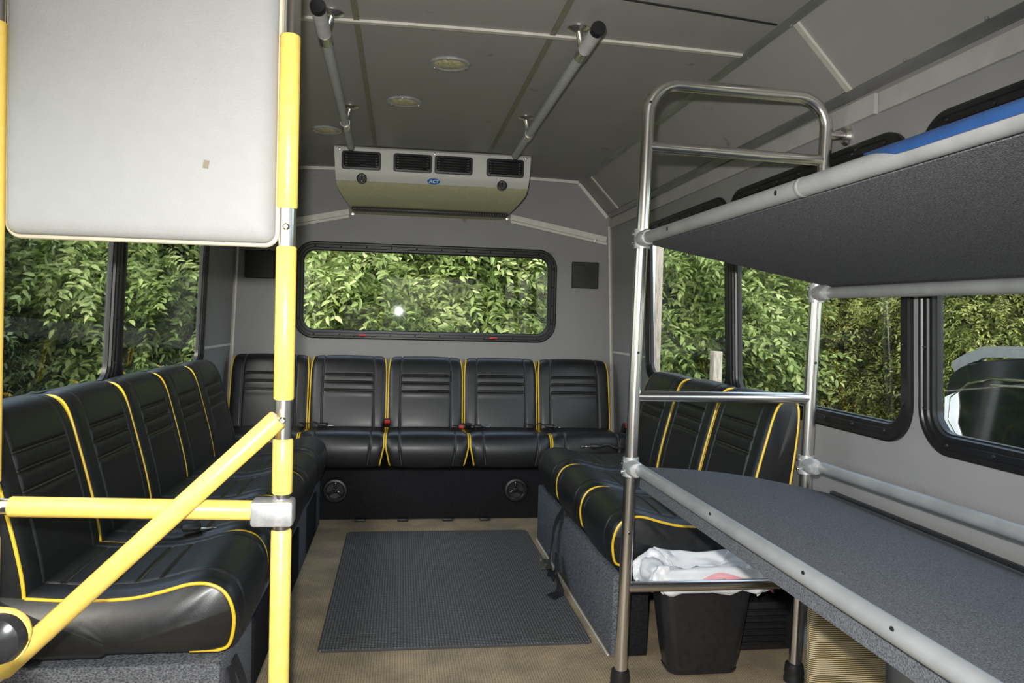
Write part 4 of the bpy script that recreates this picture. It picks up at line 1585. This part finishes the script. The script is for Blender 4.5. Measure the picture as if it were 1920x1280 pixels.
def foliage_mesh(seed, rad, hgt, sprays, leaf, nleaf):
    """compound-leaf sprays gathered in clumps through a crown: every leaf a folded blade"""
    rng = np.random.default_rng(seed)
    nc = 170
    cd = unit(rng.normal(size=(nc, 3)))
    cr = rng.uniform(0.15, 1.0, nc) ** 0.4
    cc = np.stack([cd[:, 0] * rad * cr, cd[:, 1] * rad * cr, hgt * 0.5 + cd[:, 2] * hgt * 0.5 * cr], 1)
    which = rng.integers(0, nc, sprays)
    loose = rng.random(sprays) < 0.25
    sd_ = unit(rng.normal(size=(sprays, 3))) * (rng.uniform(0, 1, (sprays, 1)) ** 0.5)
    c = cc[which] + sd_ * np.array([0.36, 0.36, 0.26])
    ld = unit(rng.normal(size=(sprays, 3)))
    lr = rng.uniform(0.2, 1.0, (sprays, 1)) ** 0.4
    lc = np.array([0, 0, hgt * 0.5]) + ld * lr * np.array([rad, rad, hgt * 0.5])
    c = np.where(loose[:, None], lc, c)
    d = np.where(loose[:, None], ld, 0.6 * cd[which] + sd_)
    out = unit(unit(d) * np.array([1, 1, 0.35]) + rng.normal(size=(sprays, 3)) * 0.5 - np.array([0, 0, 0.2]))
    side = unit(np.cross(out, rng.normal(size=(sprays, 3)) * 0.5 + np.array([0, 0, 1.0])))
    upv = np.cross(side, out)
    ln = leaf * nleaf * 0.28
    k = np.arange(nleaf)
    t_ = ((k // 2 + 0.5) / (nleaf / 2))[None, :, None]
    sg = np.where(k % 2, 1.0, -1.0)[None, :, None]
    shp = (sprays, nleaf, 3)
    base = c[:, None] + out[:, None] * ln * t_ + np.array([0, 0, -0.35 * ln]) * t_ * t_ + rng.normal(size=shp) * leaf * 0.12
    dr = unit(out[:, None] * 0.55 + side[:, None] * sg * (1.0 - 0.5 * t_) + rng.normal(size=shp) * 0.25 + np.array([0, 0, -0.22]))
    nv = upv[:, None] + rng.normal(size=shp) * 0.4
    sv = unit(np.cross(dr, nv))
    nv = np.cross(sv, dr)
    L_ = leaf * rng.uniform(0.65, 1.25, (sprays, nleaf, 1))
    w = L_ * 0.20
    m1, m2 = base + dr * L_ * 0.28, base + dr * L_ * 0.66
    up = nv * w * 0.38
    V = np.stack([base, m1 + sv * w + up, m2 + sv * w * 0.82 + up, base + dr * L_ - nv * L_ * 0.08, m2 - sv * w * 0.82 + up, m1 - sv * w + up], 2).reshape(-1, 3)
    n = sprays * nleaf
    F = (np.arange(n)[:, None, None] * 6 + np.array([(0, 1, 2, 3), (0, 3, 4, 5)])[None]).reshape(-1, 4)
    me = bpy.data.meshes.new('foliage')
    me.vertices.add(len(V))
    me.vertices.foreach_set('co', V.astype(np.float32).ravel())
    me.loops.add(F.size)
    me.loops.foreach_set('vertex_index', F.astype(np.int32).ravel())
    me.polygons.add(len(F))
    me.polygons.foreach_set('loop_start', np.arange(0, F.size, 4, dtype=np.int32))
    me.update(calc_edges=True)
    return me


def make_tree(name, label, cat, seed, loc, rad, hgt, sprays, leaf, nleaf, m, group, z0=0.1):
    t = thing(name, label, cat, (0, 0, 0), group)
    me = foliage_mesh(seed, rad, hgt, sprays, leaf, nleaf)
    me.transform(Matrix.Translation((0, 0, z0)))
    link('foliage', me, m, t)
    bm = bmesh.new()
    rnd = random.Random(seed)
    for k in range(5):
        a = rnd.uniform(0, 2 * PI)
        q = rad * rnd.uniform(0.3, 0.75)
        add_tube(bm, smooth_path([(0.05 * math.cos(a), 0.05 * math.sin(a), -0.05), (0.1 * math.cos(a), 0.1 * math.sin(a), hgt * 0.25), (q * 0.5 * math.cos(a), q * 0.5 * math.sin(a), hgt * 0.5),
                                  (q * math.cos(a), q * math.sin(a), hgt * rnd.uniform(0.6, 0.9))], 5), [0.05 - 0.0028 * i for i in range(16)], 7)
    obj('branches', bm, MAT['bark'], t)
    t.location = loc
    return t


def copy_at(src, loc, rz, label, sc=1.0):
    o = copy_tree(src)
    o.location = loc
    o.rotation_euler = (0, 0, rz)
    o.scale = (sc, sc, sc)
    o['label'] = label
    return o


ra = make_tree('shrub', 'leafy bright green shrub behind the middle of the rear window', 'shrub', 1, (0.25, 8.1, GZ), 1.7, 3.9, 8000, 0.080, 16, MAT['leaf_rear'], 'bushes behind the rear window')
copy_at(ra, (-2.2, 8.3, GZ), 2.0, 'leafy bright green shrub behind the yellow pole side of the rear window')
copy_at(ra, (2.6, 8.4, GZ), 4.1, 'leafy bright green shrub behind the ladder side of the rear window')
copy_at(ra, (-0.9, 10.3, GZ), 3.0, 'taller green shrub standing behind the first row, past the rear window', 1.25)
copy_at(ra, (1.7, 10.5, GZ), 5.2, 'tall green shrub standing farthest past the rear window', 1.25)
la = make_tree('hedge_bush', 'dark green bush nearest past the long side windows', 'bush', 2, (-4.3, 8.6, GZ), 1.7, 4.2, 13000, 0.046, 18, MAT['leaf_left'], 'bushes past the long side windows')
for x, y, rz, sc, lb in ((-4.6, 6.0, 1.0, 1.0, 'dark green bush past the long side windows, out beside the white panel'),
                         (-4.4, 11.2, 2.2, 1.0, 'dark green bush in the middle of the row past the long side windows'),
                         (-4.5, 13.8, 3.4, 1.05, 'dark green bush past the farther long side window'),
                         (-4.3, 16.6, 4.4, 1.1, 'farthest dark green bush past the long side windows'),
                         (-6.6, 9.8, 5.2, 1.3, 'tall dark bush behind the row past the nearer side window'),
                         (-6.8, 14.6, 0.4, 1.35, 'tall dark bush behind the row past the farther side window')):
    copy_at(la, (x, y, GZ), rz, lb, sc)
rb = make_tree('hedge_bush', 'yellow-green bush past the windows beside the ladder', 'bush', 3, (5.6, 9.0, GZ), 1.7, 4.0, 14000, 0.045, 18, MAT['leaf_right'], 'bushes past the ladder side windows')
for x, y, rz, sc, lb in ((5.0, 11.6, 1.4, 1.0, 'yellow-green bush past the window behind the ladder'),
                         (5.2, 14.2, 2.8, 1.0, 'yellow-green bush farthest past the ladder side windows'),
                         (7.6, 12.2, 4.0, 1.25, 'tall yellow-green bush behind the others past the ladder'),
                         (6.4, 6.6, 5.0, 1.0, 'yellow-green bush past the window above the lower bunk'),):
    copy_at(rb, (x, y, GZ), rz, lb, sc)
rc = make_tree('tree', 'olive-leaved tree rising beyond the parked black car', 'tree', 5, (8.6, 7.6, GZ), 1.9, 4.8, 13000, 0.050, 18, MAT['leaf_olive'], 'trees beyond the car')
copy_at(rc, (8.8, 4.4, GZ), 2.0, 'olive-leaved tree beyond the car, nearest the frame edge', 1.05)
copy_at(rc, (10.6, 10.4, GZ), 3.0, 'tall olive-leaved tree standing behind the other trees', 1.2)

t = thing('gate_post', 'tall post with a white face and weathered wood edge outside the window', 'post', (1.84, 5.6, GZ))
box('white_face', (1.808, 5.59, GZ + 1.5), (0.070, 0.05, 3.0), MAT['whitepaint_and_glint'], t, 0.006)
box('wood_post', (1.872, 5.615, GZ + 1.5), (0.060, 0.09, 3.0), MAT['wood'], t, 0.006)
lathe('bolt', [(0.012, 0.0), (0.014, -0.01), (0.0, -0.014)], (1.815, 5.567, 1.27), 'Y', MAT['steel'], t, 12)
o = box('fence_post', (2.345, 5.6, GZ + 0.825), (0.07, 0.08, 1.65), MAT['wood'], None, 0.008)
tag(o, 'short weathered wooden post outside the window behind the ladder', 'post')

# parked car
t = thing('parked_car', 'black car with silver roof rails parked outside the window', 'car', (4.15, 2.0, GZ))
CARP = [(4.30, -0.45), (4.34, -0.1), (4.33, 0.28), (4.315, 0.50), (4.30, 0.78), (4.27, 0.86), (4.12, 0.925), (3.7, 0.965), (3.1, 0.972), (2.3, 0.94), (1.95, 0.87), (1.2, 0.42), (0.9, 0.36),
        (0.1, 0.28), (-0.28, 0.16), (-0.42, -0.05), (-0.42, -0.45)]
PC = smooth_path([(0, a, b) for a, b in CARP], 4)
bm = bmesh.new()
rings = []
for u in [0, 0.02, 0.06, 0.15, 0.5, 0.85, 0.94, 0.98, 1.0]:
    ring = []
    edge = 1 - min(1.0, min(u, 1 - u) / 0.06)
    for p in PC:
        hf = max(0.0, (p.z - 0.45) / 0.5)
        x0 = 3.2 + 0.05 * hf
        x1 = 5.1 - 0.05 * hf
        q = Vector((x0 + (x1 - x0) * u, p.y, p.z))
        q = q + (Vector((q.x, 2.0, 0.1)) - q) * 0.022 * edge ** 2
        ring.append(q)
    rings.append(ring)
add_loops(bm, rings, True)
obj('body', bm, MAT['carpaint'], t, True, 40)


def side(y, z, d=0.0):
    hf = max(0.0, (z - 0.45) / 0.5)
    return Vector((3.2 + 0.05 * hf - d, y, z))


def car_poly(name, pts, d, m, tt=0.02):
    bm = bmesh.new()
    a = [bm.verts.new(side(y, z, d)) for y, z in pts]
    b = [bm.verts.new(side(y, z, d - tt)) for y, z in pts]
    bm.faces.new(a)
    bm.faces.new(b[::-1])
    for k in range(len(pts)):
        bm.faces.new((a[k], a[(k + 1) % len(pts)], b[(k + 1) % len(pts)], b[k]))
    return obj(name, bm, m, t, True, 40)


GL = [(4.20, 0.70), (4.07, 0.795), (3.90, 0.835), (3.4, 0.845), (2.3, 0.82), (1.95, 0.74), (1.45, 0.46), (2.2, 0.43), (3.5, 0.45), (4.0, 0.47), (4.12, 0.50), (4.19, 0.57)]
car_poly('side_window', GL, 0.006, MAT['carglass'])
bm = bmesh.new()
L = [side(y, z, 0.008) for y, z in GL]
add_tube(bm, L + [L[0]], 0.008, 8)
obj('chrome_trim', bm, MAT['chrome'], t)
o = car_poly('rear_trim', [(4.245, 0.70), (4.15, 0.74), (4.125, 0.66), (4.12, 0.56), (4.06, 0.475), (4.13, 0.485), (4.225, 0.57)], 0.014, MAT['whitepaint_and_glint'])  # white fill paints the bright reflection on the chrome trim
o['label'] = 'chrome trim at the rear of the side window, its reflection painted white'
bm = bmesh.new()
add_tube(bm, [side(y, z, 0.010) for y, z in ((3.9, 0.80), (3.4, 0.815), (2.4, 0.79))], 0.006, 8)
obj('window_strip', bm, MAT['chrome'], t)
bm = bmesh.new()
add_ribbon(bm, smooth_path([(3.29, 4.27, 0.87), (3.29, 4.20, 0.915), (3.29, 4.08, 0.955), (3.29, 3.88, 0.985), (3.29, 2.6, 0.99), (3.29, 2.1, 0.93)], 6), 0.062, 0.03, (0, 0.2, 1))
obj('roof_rail', bm, MAT['silver'], t)
bm = bmesh.new()
add_ribbon(bm, [side(y, z, 0.012) for y, z in ((2.95, 0.46), (2.85, 0.84))], 0.07, 0.01, (0, 1, 0))
obj('door_pillar', bm, MAT['black_gloss'], t)
for y in (3.35, 0.45):
    w_ = lathe('wheel', [(0.20, 0.10), (0.33, 0.10), (0.36, 0.07), (0.36, -0.07), (0.33, -0.10), (0.20, -0.10)], (3.31, y, GZ + 0.362), 'X', MAT['tyre'], t, 36)
    lathe('rim', [(0.205, 0.0), (0.205, -0.09), (0.17, -0.10), (0.06, -0.075), (0.0, -0.08)], (3.31, y, GZ + 0.362), 'X', MAT['silver'], w_, 30)
    w_ = lathe('wheel', [(0.20, 0.10), (0.33, 0.10), (0.36, 0.07), (0.36, -0.07), (0.33, -0.10), (0.20, -0.10)], (4.99, y, GZ + 0.362), 'X', MAT['tyre'], t, 36)
